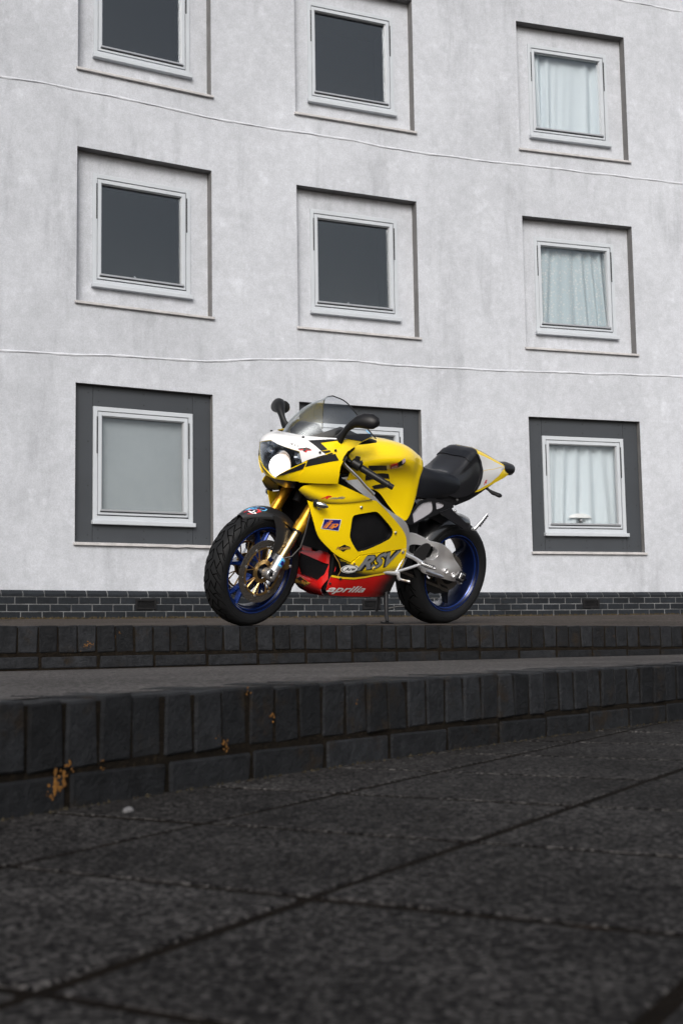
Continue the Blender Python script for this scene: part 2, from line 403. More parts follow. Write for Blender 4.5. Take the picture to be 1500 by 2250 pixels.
tail_surface = loft([
    (.24, .0, [(0, .885), (.09, .885), (.125, .865), (.145, .83), (.15, .77)]),
    (.20, .0, [(0, .893), (.10, .893), (.132, .868), (.148, .83), (.153, .77)]),
    (.16, .0, [(0, .914), (.106, .910), (.136, .875), (.150, .83), (.155, .765)]),
    (.10, .0, [(0, .962), (.110, .956), (.134, .900), (.148, .85), (.153, .77)]),
    (.045, .0, [(0, 1.020), (.108, 1.011), (.130, .938), (.144, .87), (.149, .785)]),
    (.005, .0, [(0, 1.051), (.104, 1.042), (.124, .968), (.138, .885), (.143, .80)]),
    (-.05, .0, [(0, 1.050), (.097, 1.037), (.117, .963), (.130, .89), (.134, .81)]),
    (-.12, .0, [(0, 1.038), (.084, 1.024), (.103, .960), (.114, .90), (.117, .83)]),
    (-.23, .0, [(0, 1.012), (.064, 1.000), (.082, .955), (.090, .91), (.090, .865)]),
    (-.34, .0, [(0, .986), (.042, .977), (.056, .95), (.062, .925), (.062, .90)]),
    (-.40, .0, [(0, .970), (.028, .963), (.038, .945), (.042, .93), (.042, .92)]),
])
# screen: u across, v from lower edge to upper rim
_S0 = hermite([0, .25, .5, .75, 1], [[1.345, 0, .99], [1.29, .085, .985], [1.17, .165, .985], [1.03, .208, .995], [.90, .222, 1.02]])
_S1 = hermite([0, .25, .5, .75, 1], [[1.055, 0, 1.222], [1.035, .075, 1.205], [1.0, .125, 1.16], [.955, .165, 1.10], [.90, .215, 1.035]])
def screen_surface(u, v):
    u = np.asarray(u, float); v = np.asarray(v, float); a = np.abs(u)
    A = _S0(a); B = _S1(a); w = v[..., None]
    P = A * (1 - w) + B * w
    bul = 4 * v * (1 - v) * (1 - a ** 2)
    P = P + np.stack([bul * .02, bul * 0.0 + 4 * v * (1 - v) * .02 * a * (1 - a) * 4, bul * .028], -1)
    return P * np.stack([np.ones_like(a), np.sign(u), np.ones_like(a)], -1)

# outlines of panels, stripes and prints in the coordinates of their own surfaces (metres)
D_WALL = [[(-8.5, 5.841), (-3.512, 5.988), (-3.097, 6.029), (-2.437, 6.044), (-1.735, 6.039), (-1.242, 6.031), (-0.2, 6.06), (0.913, 6.037), (2.407, 6.075), (3.665, 6.076), (4.644, 6.068), (9.5, 6.055)], [(-8.5, 2.949), (-3.481, 3.058), (-2.429, 3.133), (-1.406, 3.191), (-0.758, 3.278), (-0.238, 3.322), (0.854, 3.333), (2.379, 3.38), (4.516, 3.431), (9.5, 3.466)], [(3.702, 8.538), (4.361, 8.52), (4.761, 8.498), (9.5, 8.42)]]
D_VENT = [-2.125, 0.306, 3.074]
D = {
    'upper_panel': [(1.2606, 0.6836), (1.231, 0.6781), (1.1942, 0.6772), (1.1524, 0.6804), (1.1092, 0.6849), (1.0691, 0.6909), (1.0269, 0.6981), (0.9881, 0.7055), (0.9471, 0.7128), (0.8951, 0.7211), (0.8658, 0.7211), (0.8105, 0.6926), (0.7422, 0.654), (0.6704, 0.6121), (0.6056, 0.5694), (0.5718, 0.535), (0.5562, 0.5048), (0.5463, 0.471), (0.6609, 0.4561), (0.7769, 0.4434), (0.8501, 0.4345), (0.8987, 0.4266), (0.9212, 0.4044), (0.9426, 0.383), (0.9975, 0.3992), (1.058, 0.4264), (1.0964, 0.4526), (1.134, 0.4785), (1.1598, 0.5003), (1.1788, 0.5252), (1.2104, 0.5844), (1.239, 0.6405)],
    'panel_opening': [(0.9887, 0.6385), (0.8689, 0.662), (0.8456, 0.6627), (0.8266, 0.6559), (0.7929, 0.6368), (0.6971, 0.5782), (0.6837, 0.5561), (0.6858, 0.5334), (0.709, 0.5128), (0.8754, 0.4515), (0.9042, 0.4428), (0.9203, 0.4455), (0.9484, 0.4678), (0.9863, 0.5086), (0.9954, 0.5334), (1.0012, 0.6009), (1.0018, 0.626)],
    'mid_panel': [(1.3144, 0.731), (1.3038, 0.749), (1.2801, 0.7622), (1.2253, 0.777), (1.168, 0.789), (1.1395, 0.7902), (1.108, 0.783), (1.0199, 0.7582), (0.9413, 0.7378), (0.8958, 0.7235), (0.9478, 0.7152), (1.0275, 0.7004), (1.0899, 0.6898), (1.1579, 0.6831), (1.2139, 0.6832), (1.2556, 0.6881), (1.2862, 0.7066)],
    'belly_side': [(0.9956, 0.3006), (0.9867, 0.3241), (0.9918, 0.3516), (1.0178, 0.3823), (1.0466, 0.4074), (0.9958, 0.3943), (0.9408, 0.378), (0.9194, 0.3994), (0.8973, 0.4227), (0.849, 0.4311), (0.7758, 0.4399), (0.6598, 0.4526), (0.5451, 0.468), (0.5412, 0.4277), (0.5447, 0.3754), (0.552, 0.3222), (0.5544, 0.2841), (0.5532, 0.2504), (0.5432, 0.2155), (0.539, 0.1857), (0.659, 0.1872), (0.8336, 0.1904), (0.9257, 0.1924), (0.9877, 0.1949), (1.0265, 0.2226), (1.0337, 0.264), (1.0298, 0.2975)],
    'red_line': [(1.0298, 0.2975), (0.9708, 0.2916), (0.8877, 0.2921), (0.8161, 0.3021), (0.755, 0.314), (0.6719, 0.3248), (0.5553, 0.3383)],
    'rsv_text': [(0.8988, 0.3446), (0.5681, 0.3908), (0.9162, 0.4157)],
    'arai_c': [(0.9358, 0.3488), (0.8837, 0.3555), (0.9426, 0.3703)],
    'aprilia_text': [(1.0241, 0.2162), (0.7701, 0.2188), (1.0252, 0.2536)],
    'ip_box': [(1.1577, 0.6003), (1.0641, 0.6067), (1.0648, 0.5445), (1.1616, 0.5476)],
    'ip_in': [(1.1556, 0.5976), (1.0676, 0.6039), (1.0681, 0.5471), (1.1589, 0.5503)],
    'ip_text': [(1.1554, 0.5531), (1.0816, 0.555), (1.1465, 0.5938)],
    'putoline_dia': [(1.0441, 0.4542), (1.0106, 0.477), (0.9715, 0.4652), (1.006, 0.4376)],
    'putoline_text': [(1.051, 0.4456), (0.9703, 0.4564), (1.0512, 0.462)],
    'rmille_R': [(1.2009, 0.7039), (1.1583, 0.706), (1.1891, 0.7216)],
    'rmille_t': [(1.159, 0.7049), (1.0797, 0.7162), (1.1517, 0.7191)],
    'bolt_0': [(1.1963, 0.6512)],
    'bolt_1': [(0.96, 0.6791)],
    'bolt_2': [(0.6642, 0.5558)],
    'fastener_0': [(0.5707, 0.4517)],
    'fastener_1': [(0.7764, 0.3587)],
    'fastener_2': [(0.9242, 0.38)],
    'indicator': [(1.1772, 0.6745), (1.1504, 0.6611), (1.1221, 0.6547)],
    'seam': [(1.0572, 0.424), (1.0112, 0.3778), (0.9876, 0.3393), (0.9956, 0.3006)],
    'duct_out': [(-0.1197, 0.439), (-0.0281, 0.4519), (-0.0132, 0.4267), (0.0034, 0.4076), (0.0392, 0.4069), (0.0662, 0.4358), (0.1139, 0.4103), (0.1414, 0.3803), (0.1498, 0.346), (0.1496, 0.32), (0.1406, 0.2918), (0.1258, 0.2598), (0.1091, 0.2197), (0.0186, 0.1687), (-0.1043, 0.1583), (-0.1073, 0.1613), (-0.1104, 0.1723), (-0.112, 0.1812)],
    'duct_hole': [(-0.115, 0.372), (0.125, 0.354), (0.118, 0.305), (0.113, 0.293), (0.078, 0.254), (-0.08, 0.258), (-0.112, 0.3)],
    'putoline2_dia': [(-0.125, 0.2137), (-0.052, 0.2498), (0.0325, 0.2314), (-0.058, 0.19)],
    'putoline2_text': [(-0.135, 0.205), (0.023, 0.2228), (-0.133, 0.2245)],
    'headlight': [(0.0, 0.6283), (0.1036, 0.583), (0.2146, 0.5498), (0.3037, 0.5334), (0.3851, 0.5209), (0.4148, 0.3564), (0.3217, 0.2798), (0.194, 0.1697), (0.0984, 0.0887), (0.0, -0.02)],
    'white': [(0.0, 1.012), (0.15, 0.997), (0.3, 0.987), (0.46, 0.998), (0.6, 1.01), (0.69, 1.015), (0.775, 1.006), (0.6, 0.955), (0.4141, 0.7986), (0.5503, 0.67), (0.6022, 0.602), (0.6477, 0.5601), (0.5512, 0.4752), (0.459, 0.4071), (0.4106, 0.3616), (0.3882, 0.5272), (0.2226, 0.5524), (0.1111, 0.5774), (0.0, 0.6283)],
    'stripe_a': [(0.4141, 0.7986), (0.5938, 0.9513), (0.7761, 0.9986), (0.6842, 0.9399), (0.5478, 0.7898), (0.6482, 0.666), (0.5927, 0.613), (0.5325, 0.6818)],
    'stripe_b': [(0.5994, 0.6008), (0.6712, 0.6579), (0.6859, 0.6293), (0.6348, 0.5744)],
    'stripe_c': [(0.6483, 0.5527), (0.6975, 0.6171), (0.714, 0.6031), (0.6841, 0.5647), (0.5106, 0.4324), (0.464, 0.4054)],
    'stripe_d': [(0.4713, 0.4072), (0.5904, 0.4871), (0.7269, 0.6002), (0.7692, 0.4941), (0.588, 0.387), (0.4428, 0.3091)],
    'stripe_e': [(0.4138, 0.3459), (0.452, 0.3726), (0.4348, 0.3153), (0.4136, 0.2612), (0.1951, 0.1142), (0.0343, 0.0317), (0.2024, 0.1673)],
    'cheek': [(0.4431, 0.314), (0.588, 0.387), (0.7692, 0.49), (0.81, 0.5), (0.776, 0.36), (0.772, 0.2), (0.77, 0.039), (0.6018, 0.0225), (0.3535, 0.0151), (0.3933, 0.1744)],
    'nose_edge': [(0.0, -0.03), (0.1776, -0.0121), (0.3517, 0.0063), (0.4917, 0.0151), (0.6557, 0.0266), (0.655, 0.027), (0.77, 0.039), (0.772, 0.2), (0.776, 0.361), (0.81, 0.509), (0.84, 0.699), (0.889, 0.811), (0.946, 0.947), (1.02, 1.04), (0.9, 1.03), (0.69, 1.02), (0.46, 1.0), (0.3, 0.99), (0.15, 1.0), (0.0, 1.015)],
    'nose_rsv': [(0.2583, 0.6118), (0.3908, 0.5855), (0.2639, 0.6544)],
    'nose_R': [(0.3605, 0.5685), (0.469, 0.5394), (0.3919, 0.6358)],
    'nbolt_0': [(0.3238, 0.8818)],
    'nbolt_1': [(0.589, 0.5739)],
    'nbolt_2': [(0.724, 0.6733)],
    'tank_a': [(0.6619, 0.9113), (0.6786, 0.7832), (0.7637, 0.7463), (0.7523, 0.8896)],
    'tank_b': [(0.816, 0.9015), (0.8059, 0.7229), (0.8413, 0.701), (0.8845, 0.8936)],
    'tank_c': [(0.9488, 0.8274), (0.8597, 0.6839), (0.8791, 0.688), (0.9854, 0.8037)],
    'tank_red': [(0.6581, 0.7543), (0.6138, 0.7147), (0.6978, 0.6822), (0.7385, 0.7302)],
    'tank_blk': [(0.6138, 0.7147), (0.52, 0.6629), (0.5748, 0.6535), (0.6978, 0.6822)],
    'tank_flag': [(0.5591, 0.6854), (0.5205, 0.6638), (0.5717, 0.6549), (0.6224, 0.6745)],
    'tank_text': [(0.7186, 0.7291), (0.6849, 0.6955), (0.6822, 0.7413)],
    'white_up': [(0.3326, -0.0145), (0.328, -0.088), (0.3345, -0.1817), (0.3498, -0.2781), (0.3605, -0.3525), (0.5425, -0.2079), (0.6128, -0.0758), (0.4421, -0.0533)],
    'white_low': [(0.6245, -0.076), (0.5555, -0.2079), (0.3902, -0.3482), (0.7861, -0.2655), (0.9078, -0.1846), (0.9485, -0.0321), (0.8485, -0.0556), (0.7428, -0.0694)],
    'yel_top': [(0.2733, -0.081), (0.24, -0.1958), (0.1737, -0.3196), (0.3104, -0.3589), (0.3529, -0.2923), (0.3345, -0.1817), (0.3198, -0.1156)],
    'yel_low': [(0.3404, -0.3567), (0.615, -0.4), (0.932, -0.2997), (0.9597, -0.2005), (0.9395, -0.1068), (0.9078, -0.1846), (0.7977, -0.2792), (0.4645, -0.3467)],
    'tail_R': [(0.8946, -0.0992), (0.8752, -0.1323), (0.8311, -0.1008)],
    'tail_edge': [(0.3317, -0.0122), (0.4421, -0.0533), (0.5965, -0.0744), (0.7428, -0.0694), (0.8485, -0.0556), (0.9553, -0.0248)],
    'pad': [(0.0, 0.038), (0.1486, 0.036), (0.2476, 0.036), (0.3341, 0.0271), (0.3656, 0.0504), (0.3148, 0.0696), (0.1889, 0.0696), (0.0, 0.0716), (-0.1889, 0.0696), (-0.3148, 0.0696), (-0.3656, 0.0504), (-0.3341, 0.0271), (-0.2476, 0.036), (-0.1486, 0.036)],
    'screen_blk': [(0.0027, 0.0719), (0.1187, 0.0552), (0.2197, 0.0394), (0.2785, 0.0408), (0.3814, 0.0751), (0.5534, 0.1328), (0.6732, 0.1595), (0.8006, 0.1204), (0.9048, 0.6526), (0.9289, 1.0), (0.7361, 0.6094), (0.5485, 0.5038), (0.4836, 0.3833), (0.4117, 0.2408), (0.3466, 0.1244), (0.2752, 0.0485), (0.1601, 0.0555), (0.0618, 0.0775)],
    'fender_wing': [(1.418, 0.588), (1.395, 0.594), (1.325, 0.545), (1.273, 0.512), (1.289, 0.448), (1.316, 0.402), (1.334, 0.373), (1.363, 0.363), (1.395, 0.376), (1.406, 0.402), (1.387, 0.476), (1.39, 0.532)],
    'frame_beam': [(1.047, 0.814), (0.998, 0.827), (0.945, 0.824), (0.899, 0.791), (0.848, 0.756), (0.803, 0.722), (0.748, 0.688), (0.657, 0.65), (0.565, 0.617), (0.525, 0.584), (0.493, 0.537), (0.474, 0.477), (0.467, 0.426), (0.48, 0.375), (0.501, 0.339), (0.552, 0.33), (0.546, 0.384), (0.538, 0.439), (0.553, 0.504), (0.586, 0.553), (0.668, 0.609), (0.763, 0.664), (0.855, 0.712), (0.959, 0.768)],
    'subframe': [(0.52, 0.612), (0.481, 0.658), (0.438, 0.715), (0.428, 0.727), (0.354, 0.75), (0.291, 0.747), (0.161, 0.735), (0.154, 0.708), (0.271, 0.664), (0.37, 0.63), (0.466, 0.592), (0.506, 0.597)],
    'sub_hole_a': [(0.476, 0.655), (0.466, 0.668), (0.425, 0.715), (0.35, 0.734), (0.334, 0.727), (0.318, 0.691), (0.326, 0.669), (0.373, 0.642), (0.453, 0.603)],
    'sub_hole_b': [(0.306, 0.726), (0.296, 0.732), (0.25, 0.726), (0.231, 0.716), (0.244, 0.702), (0.29, 0.688)],
    'hanger': [(0.267, 0.675), (0.18, 0.706), (0.163, 0.691), (0.004, 0.608), (-0.006, 0.597), (0.013, 0.589), (0.051, 0.59), (0.248, 0.662)],
    'swing_arm': [(0.474, 0.533), (0.434, 0.548), (0.368, 0.537), (0.296, 0.506), (0.231, 0.504), (0.166, 0.482), (0.116, 0.44), (0.067, 0.402), (0.009, 0.362), (-0.048, 0.326), (-0.045, 0.308), (-0.024, 0.282), (0.022, 0.276), (0.113, 0.291), (0.189, 0.303), (0.25, 0.313), (0.312, 0.326), (0.326, 0.359), (0.322, 0.395), (0.381, 0.403), (0.44, 0.414), (0.466, 0.471)],
    'swing_hole': [(0.326, 0.478), (0.295, 0.484), (0.254, 0.474), (0.228, 0.452), (0.224, 0.43), (0.243, 0.413), (0.282, 0.402), (0.309, 0.407), (0.338, 0.419), (0.417, 0.43), (0.431, 0.465), (0.404, 0.484)],
    'heel': [(0.392, 0.499), (0.364, 0.505), (0.34, 0.494), (0.344, 0.459), (0.359, 0.44), (0.362, 0.413), (0.394, 0.401), (0.45, 0.424), (0.46, 0.442), (0.436, 0.473)],
    'stripe_f': [(0.6839, 1.024), (0.8101, 0.9964), (0.9392, 0.9589), (1.018, 1.0745), (1.0278, 1.15), (0.8688, 1.15), (0.7424, 1.0979)],
    'fade_line': [(1.1828, 0.5132), (1.1638, 0.4883), (1.138, 0.4665), (1.1004, 0.4406), (1.062, 0.4144), (1.0015, 0.3872), (0.9466, 0.371)],
    'mid_fade': [(1.3129, 0.7392), (1.2815, 0.7271), (1.2429, 0.7135), (1.1997, 0.7026), (1.1514, 0.6968), (1.0919, 0.6977), (1.0289, 0.7056), (0.9491, 0.7204)],
    'belly_fade': [(1.0093, 0.4032), (0.9591, 0.3819), (0.9038, 0.3572), (0.8349, 0.3418), (0.7664, 0.3383), (0.6966, 0.3441), (0.5656, 0.3673)],
    'belly_back': [(0.6225, 0.3542), (0.6738, 0.2751), (0.6523, 0.1883)],
    'seam_line': [(1.0539, 0.4142), (0.995, 0.3918), (0.9427, 0.3754), (0.9144, 0.3694), (0.8988, 0.3446), (0.8754, 0.2989)],
    'duct_half': [(0.0, 0.4), (0.035, 0.405), (0.066, 0.436), (0.114, 0.41), (0.141, 0.38), (0.152, 0.346), (0.152, 0.32), (0.142, 0.292), (0.128, 0.26), (0.112, 0.22), (0.08, 0.18), (0.05, 0.163), (0.0, 0.155)],
    'duct_tab': [(-0.13, 0.445), (-0.028, 0.452), (-0.013, 0.427), (0.004, 0.4), (-0.12, 0.385)],
    'tail_edge_line': [(0.0, -0.0022), (0.3317, -0.0122), (0.4421, -0.0533), (0.5965, -0.0744), (0.7428, -0.0694), (0.8485, -0.0556), (0.9553, -0.0248), (1.0, -0.0148)],
    'seat_rim': [(0.3317, 0.0098), (0.4421, -0.0313), (0.5965, -0.0524), (0.7428, -0.0474), (0.8485, -0.0336), (0.9553, -0.0028), (0.9553, -0.0248), (0.8485, -0.0556), (0.7428, -0.0694), (0.5965, -0.0744), (0.4421, -0.0533), (0.3317, -0.0122)],
    'screen_band': [(0.28, 0.0), (0.28, 0.04), (0.35, 0.12), (0.42, 0.24), (0.49, 0.385), (0.56, 0.4), (0.66, 0.38), (0.76, 0.36), (0.9, 0.4), (0.99, 0.5), (0.99, 0.0), (0.75, 0.0), (0.5, 0.0)],
}

# =================================================================== THE SETTING
M['render'] = render_coat_mat('wall_render', (.475, .495, .535))
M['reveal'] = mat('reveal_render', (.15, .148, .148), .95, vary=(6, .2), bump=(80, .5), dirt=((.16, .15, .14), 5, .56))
M['bead'] = mat('string_course', (.52, .54, .58), .85, vary=(8, .2), bump=(40, .5))
M['brick'] = mat('blue_brick', (.012, .0145, .018), .6, spec=.18, vary=(26, .35), rand=.28, bump=(70, .35), dirt=((.028, .020, .014), 9, .60))
M['step_brick'] = mat('step_brick', (.0145, .0155, .0176), .65, spec=.12, vary=(30, .5), rand=.35, bump=(70, .9, 8), dirt=((.020, .015, .0105), 9, .54))
M['mortar'] = mat('pale_mortar', (.13, .135, .14), .9, vary=(7, .6), bump=(120, .5), dirt=((.03, .03, .032), 2.2, .50))
M['step_mortar'] = mat('mossy_mortar', (.011, .0085, .006), .95, spec=.1, vary=(40, .6), bump=(160, 1.0), dirt=((.032, .024, .014), 70, .55))
M['slab'] = speckle_mat('paving_slab', (.004, .0038, .004), (.066, .063, .0615), 210, .9, .4, (3.0, .45))
M['tread'] = speckle_mat('gravel_tread', (.030, .028, .0275), (.145, .137, .134), 150, .9, .8, (1.5, .25))
M['terrace'] = speckle_mat('terrace_paving', (.026, .021, .018), (.095, .083, .074), 90, .9, .5, (1.0, .3))
M['soil'] = mat('joint_soil', (.0055, .004, .0027), .95, spec=.05, vary=(20, .6), bump=(90, .5), dirt=((.030, .015, .005), 5, .60))
M['frame_white'] = mat('window_frame', (.45, .48, .515), .35, 0, .2, vary=(3, .06))
M['frame_edge'] = mat('window_bar', (.42, .43, .45), .3, .6)
M['gasket'] = mat('gasket', (.012, .013, .014), .6)
M['cladding'] = mat('grey_cladding', (.034, .039, .046), .5, vary=(2.0, .12), dirt=((.055, .06, .066), 3.5, .66))
M['sill'] = mat('stone_sill', (.44, .43, .43), .7, vary=(9, .25), bump=(40, .3))
M['pane'] = glass_mat('window_glass', (.93, .935, .935), 1.62)
M['room'] = mat('dark_room', (.030, .032, .036), .9)
M['net'] = mat('net_curtain', (.60, .665, .71), .9)
M['blind'] = mat('roller_blind', (.29, .32, .34), .9, vary=(1.2, .12))
M['moss'] = mat('moss', (.050, .036, .014), .95, vary=(25, .5), bump=(60, 1.0))
M['moss_dark'] = mat('dry_moss', (.020, .015, .006), .95, vary=(25, .5))
M['lichen'] = mat('lichen', (.19, .080, .008), .95, vary=(60, .45), bump=(150, 1.0))
M['vent'] = mat('air_brick', (.014, .014, .015), .8, spec=.1, vary=(20, .3))
M['pebble'] = mat('pebble', (.10, .10, .105), .8, vary=(40, .3))

def struct(o, kind='structure'): o['kind'] = kind; return o
def tag(o, label, cat, group=None):
    o['label'] = label; o['category'] = cat
    if group: o['group'] = group
    return o
def empty(name, loc=(0, 0, 0), mw=None):
    o = bpy.data.objects.new(name, None); o.empty_display_size = .2; COL.objects.link(o)
    if mw is not None: o.matrix_world = mw
    else: o.location = loc
    return o
def bevel_box(d, bev, jit=0.0, rs=None):
    """bevelled box mesh data of size d, centred"""
    bm = bmesh.new(); bmesh.ops.create_cube(bm, size=1)
    for v in bm.verts: v.co = Vector((v.co.x * d[0], v.co.y * d[1], v.co.z * d[2])) + (Vector(rs.uniform(-jit, jit, 3)) if jit else Vector())
    bmesh.ops.bevel(bm, geom=bm.edges[:], offset=bev, segments=1, affect='EDGES')
    me = bpy.data.meshes.new('piece'); bm.to_mesh(me); bm.free(); return me

# ---- lower paving: soil sheet reaching the horizon, slabs as pieces
g = mo('ground', [(-150, -150, -.0020), (150, -150, -.0020), (150, 150, -.0020), (-150, 150, -.0020)], [(0, 1, 2, 3)], M['soil'], None, 0); struct(g)
pav = empty('paving'); struct(pav)
E1 = np.array([.501, .865]); E2 = np.array([.865, -.501]); O_ = np.array([.152, 1.578]); SA, SB = .376, .405
slabs = []
for k in range(4):
    me = bevel_box((SA - .014, SB - .014, .05), .0035, .0008, RNG); me.materials.append(M['slab']); slabs.append(me)
for i in range(-5, 10):
    for j in range(-7, 7):
        c = O_ + E1 * SA * (i + .5) + E2 * SB * (j + .5)
        if not (-1.7 < c[0] < 2.5 and -.1 < c[1] < 5.2): continue
        lx = -.44 + .62 * (c[1] - 1.6)                    # the step stands on the ground here: no slab far behind it
        if c[0] < lx - .75: continue
        o = bpy.data.objects.new('paving_slab', slabs[RNG.integers(4)]); link(o, pav)
        o.location = (c[0], c[1], -.025 + RNG.uniform(-.0003, .0006)); o.rotation_euler = (RNG.uniform(-.0012, .0012), RNG.uniform(-.0012, .0012), math.atan2(E1[1], E1[0]) + RNG.uniform(-.006, .006))

# ---- curves of the two steps (top front edge), wall line, terrace heights
def lower_curve(t):       # t = Y
    d = t - 1.83; d2 = np.clip(d, -.2, 2.3); x = -.52 + .64 * d2 + .06 * d2 ** 2 + np.where(d < -.2, (d + .2) * .62, 0) + np.where(d > 2.3, (d - 2.3) * .916, 0)
    return x, t
_UX = np.array([-1.266, -.881, -.475, -.008, .509, 1.077, 1.743]); _UY = np.array([4.636, 4.83, 5.10, 5.396, 5.71, 6.04, 6.456])
_UP = np.polyfit(_UX, _UY, 2)
def upper_curve(t):       # t = X
    c = np.clip(t, -1.6, 2.2); dy = 2 * _UP[0] * c + _UP[1]
    return t, np.polyval(_UP, c) + (t - c) * dy
def upper_z(x): return np.interp(x, [-1.27, -.48, .0, .51, 1.08, 1.74, 3], [.087, .084, .081, .0765, .071, .064, .055]) + Z0
_WP = [(-9.5, 8.3), (-5.2, 11.45), (-2.79, 13.04), (-1.42, 13.81), (-.47, 14.29), (.98, 14.92), (2.36, 15.49), (3.87, 15.99), (6.4, 16.7), (10.5, 17.5)]
_wy = hermite([p[0] for p in _WP], [[p[1]] for p in _WP])
NICHES = [(-2.79, -1.42), (-.47, .98), (2.36, 3.87)]
def wall_y(x):
    y = _wy(np.asarray(x, float))[..., 0]
    for a, b in NICHES:
        ya, yb = _wy(np.array([a, b]))[:, 0]; y = np.where((x >= a) & (x <= b), ya + (yb - ya) * (x - a) / (b - a), y)
    return y
def terrace_z(x, y):
    xe, ye = upper_curve(np.asarray(x, float)); w = wall_y(np.asarray(x, float))
    k = [ye, np.maximum(6.41, ye + .05), np.maximum(7.38, ye + .4), np.full_like(w, 10.2), w]
    e0 = upper_z(x) - Z0; v1 = np.minimum(.1035, e0 + .022 * (k[1] - ye)); v2 = np.minimum(.1125, v1 + .022 * (k[2] - k[1]))
    v = [e0, v1, v2, np.full_like(w, .195), np.full_like(w, .31)]
    out = v[0]
    for i in range(4):
        s = np.clip((y - k[i]) / np.maximum(k[i + 1] - k[i], .01), 0, 1); out = np.where(y > k[i], v[i] + (v[i + 1] - v[i]) * s, out)
    return out + Z0

# terrace (upper pavement) sheet
nx, ny = 90, 40
xs = np.linspace(-9, 10, nx); V = []
for j in range(ny):
    s = (j / (ny - 1)) ** 1.5
    xe, ye = upper_curve(xs); ye = ye + .10; yw = wall_y(xs) + .1; y = ye + (yw - ye) * s
    V += list(zip(xs, y, terrace_z(xs, y)))
struct(mo('terrace', V, [(j * nx + i, j * nx + i + 1, (j + 1) * nx + i + 1, (j + 1) * nx + i) for j in range(ny - 1) for i in range(nx - 1)], M['terrace']))
# tread between the two steps
ty = np.linspace(-3, 9.5, 70); V = []
for t in ty:
    x, y = lower_curve(t); dx = lower_curve(t + .01)[0] - x; nrm = np.array([-.01, dx]) / math.hypot(.01, dx)
    a = np.array([x, y]) + nrm * .12
    b = np.array([a[0] - 9.0 * .55, a[1] + 9.0 * .8])
    for s in np.linspace(0, 1, 8): q = a + (b - a) * s ** 2; V.append((q[0], q[1], Z0 - .0795))
struct(mo('landing', V, [(i * 8 + j, (i + 1) * 8 + j, (i + 1) * 8 + j + 1, i * 8 + j + 1) for i in range(69) for j in range(7)], M['tread']))

def brick_step(name, path, ztop, base_z, header_h, low_h, rng_seed):
    """path: dense points of the top front edge, left to right; bricks on edge over a stretcher course"""
    root = empty(name); struct(root)
    rs = np.random.default_rng(rng_seed)
    P = np.array(path); seg = np.linalg.norm(np.diff(P, axis=0), axis=1); S_ = np.r_[0, np.cumsum(seg)]
    def at(s):
        p = np.array([np.interp(s, S_, P[:, 0]), np.interp(s, S_, P[:, 1])]); q = np.array([np.interp(s + .02, S_, P[:, 0]), np.interp(s + .02, S_, P[:, 1])])
        r0 = np.array([np.interp(s - .02, S_, P[:, 0]), np.interp(s - .02, S_, P[:, 1])]); t = (q - r0) / np.linalg.norm(q - r0)
        return p, t, np.array([-t[1], t[0]])
    heads, lows = [], []
    for k in range(6):
        me = bevel_box((.0695 + rs.uniform(-.003, .001), .215, header_h), .0036, .0030, rs); me.materials.append(M['step_brick']); heads.append(me)
    for k in range(4):
        me = bevel_box((.216, .2, low_h), .004, .002, rs); me.materials.append(M['step_brick']); lows.append(me)
    L = S_[-1]; s = .02
    while s < L - .05:
        p, t, n_ = at(s); z = ztop(p[0]); o = bpy.data.objects.new('brick', heads[rs.integers(6)]); link(o, root)
        c = p + n_ * (.1075 + rs.uniform(-.003, .002)); o.location = (c[0], c[1], z - header_h / 2 + rs.uniform(-.0025, .0015))
        o.rotation_euler = (rs.uniform(-.01, .01), rs.uniform(-.006, .006), math.atan2(t[1], t[0]) + rs.uniform(-.02, .02)); s += .0765
    s = .11
    while s < L - .1:
        p, t, n_ = at(s); z = ztop(p[0]); o = bpy.data.objects.new('brick', lows[rs.integers(4)]); link(o, root)
        c = p + n_ * (.0985 + rs.uniform(-.0015, .0015)); o.location = (c[0], c[1], z - header_h - .012 - low_h / 2)
        o.rotation_euler = (0, rs.uniform(-.004, .004), math.atan2(t[1], t[0])); s += .2285
    # mortar body set back behind the faces
    V = []
    ss = np.linspace(0, L, 120)
    for s in ss:
        p, t, n_ = at(s); z = ztop(p[0]); a = p + n_ * .0035; b = p + n_ * .205
        V += [(a[0], a[1], base_z), (a[0], a[1], z - .006), (b[0], b[1], z - .006), (b[0], b[1], base_z)]
    mo('mortar', V, [(4 * i + j, 4 * i + 4 + j, 4 * i + 5 + j, 4 * i + 1 + j) for i in range(119) for j in range(3)], M['step_mortar'], root)
    return root, at, L
lp = [tuple(float(c) for c in lower_curve(t)) for t in np.linspace(1.2, 5.2, 160)]
up = [tuple(float(c) for c in upper_curve(t)) for t in np.linspace(-2.3, 3.1, 160)]
low_step, low_at, _ = brick_step('brick_step', lp, lambda x: Z0 - .0785, -.03, .1045, .056, 3)
up_step, up_at, _ = brick_step('brick_step', up, lambda x: float(upper_z(x)), Z0 - .1, .103, .045, 5)

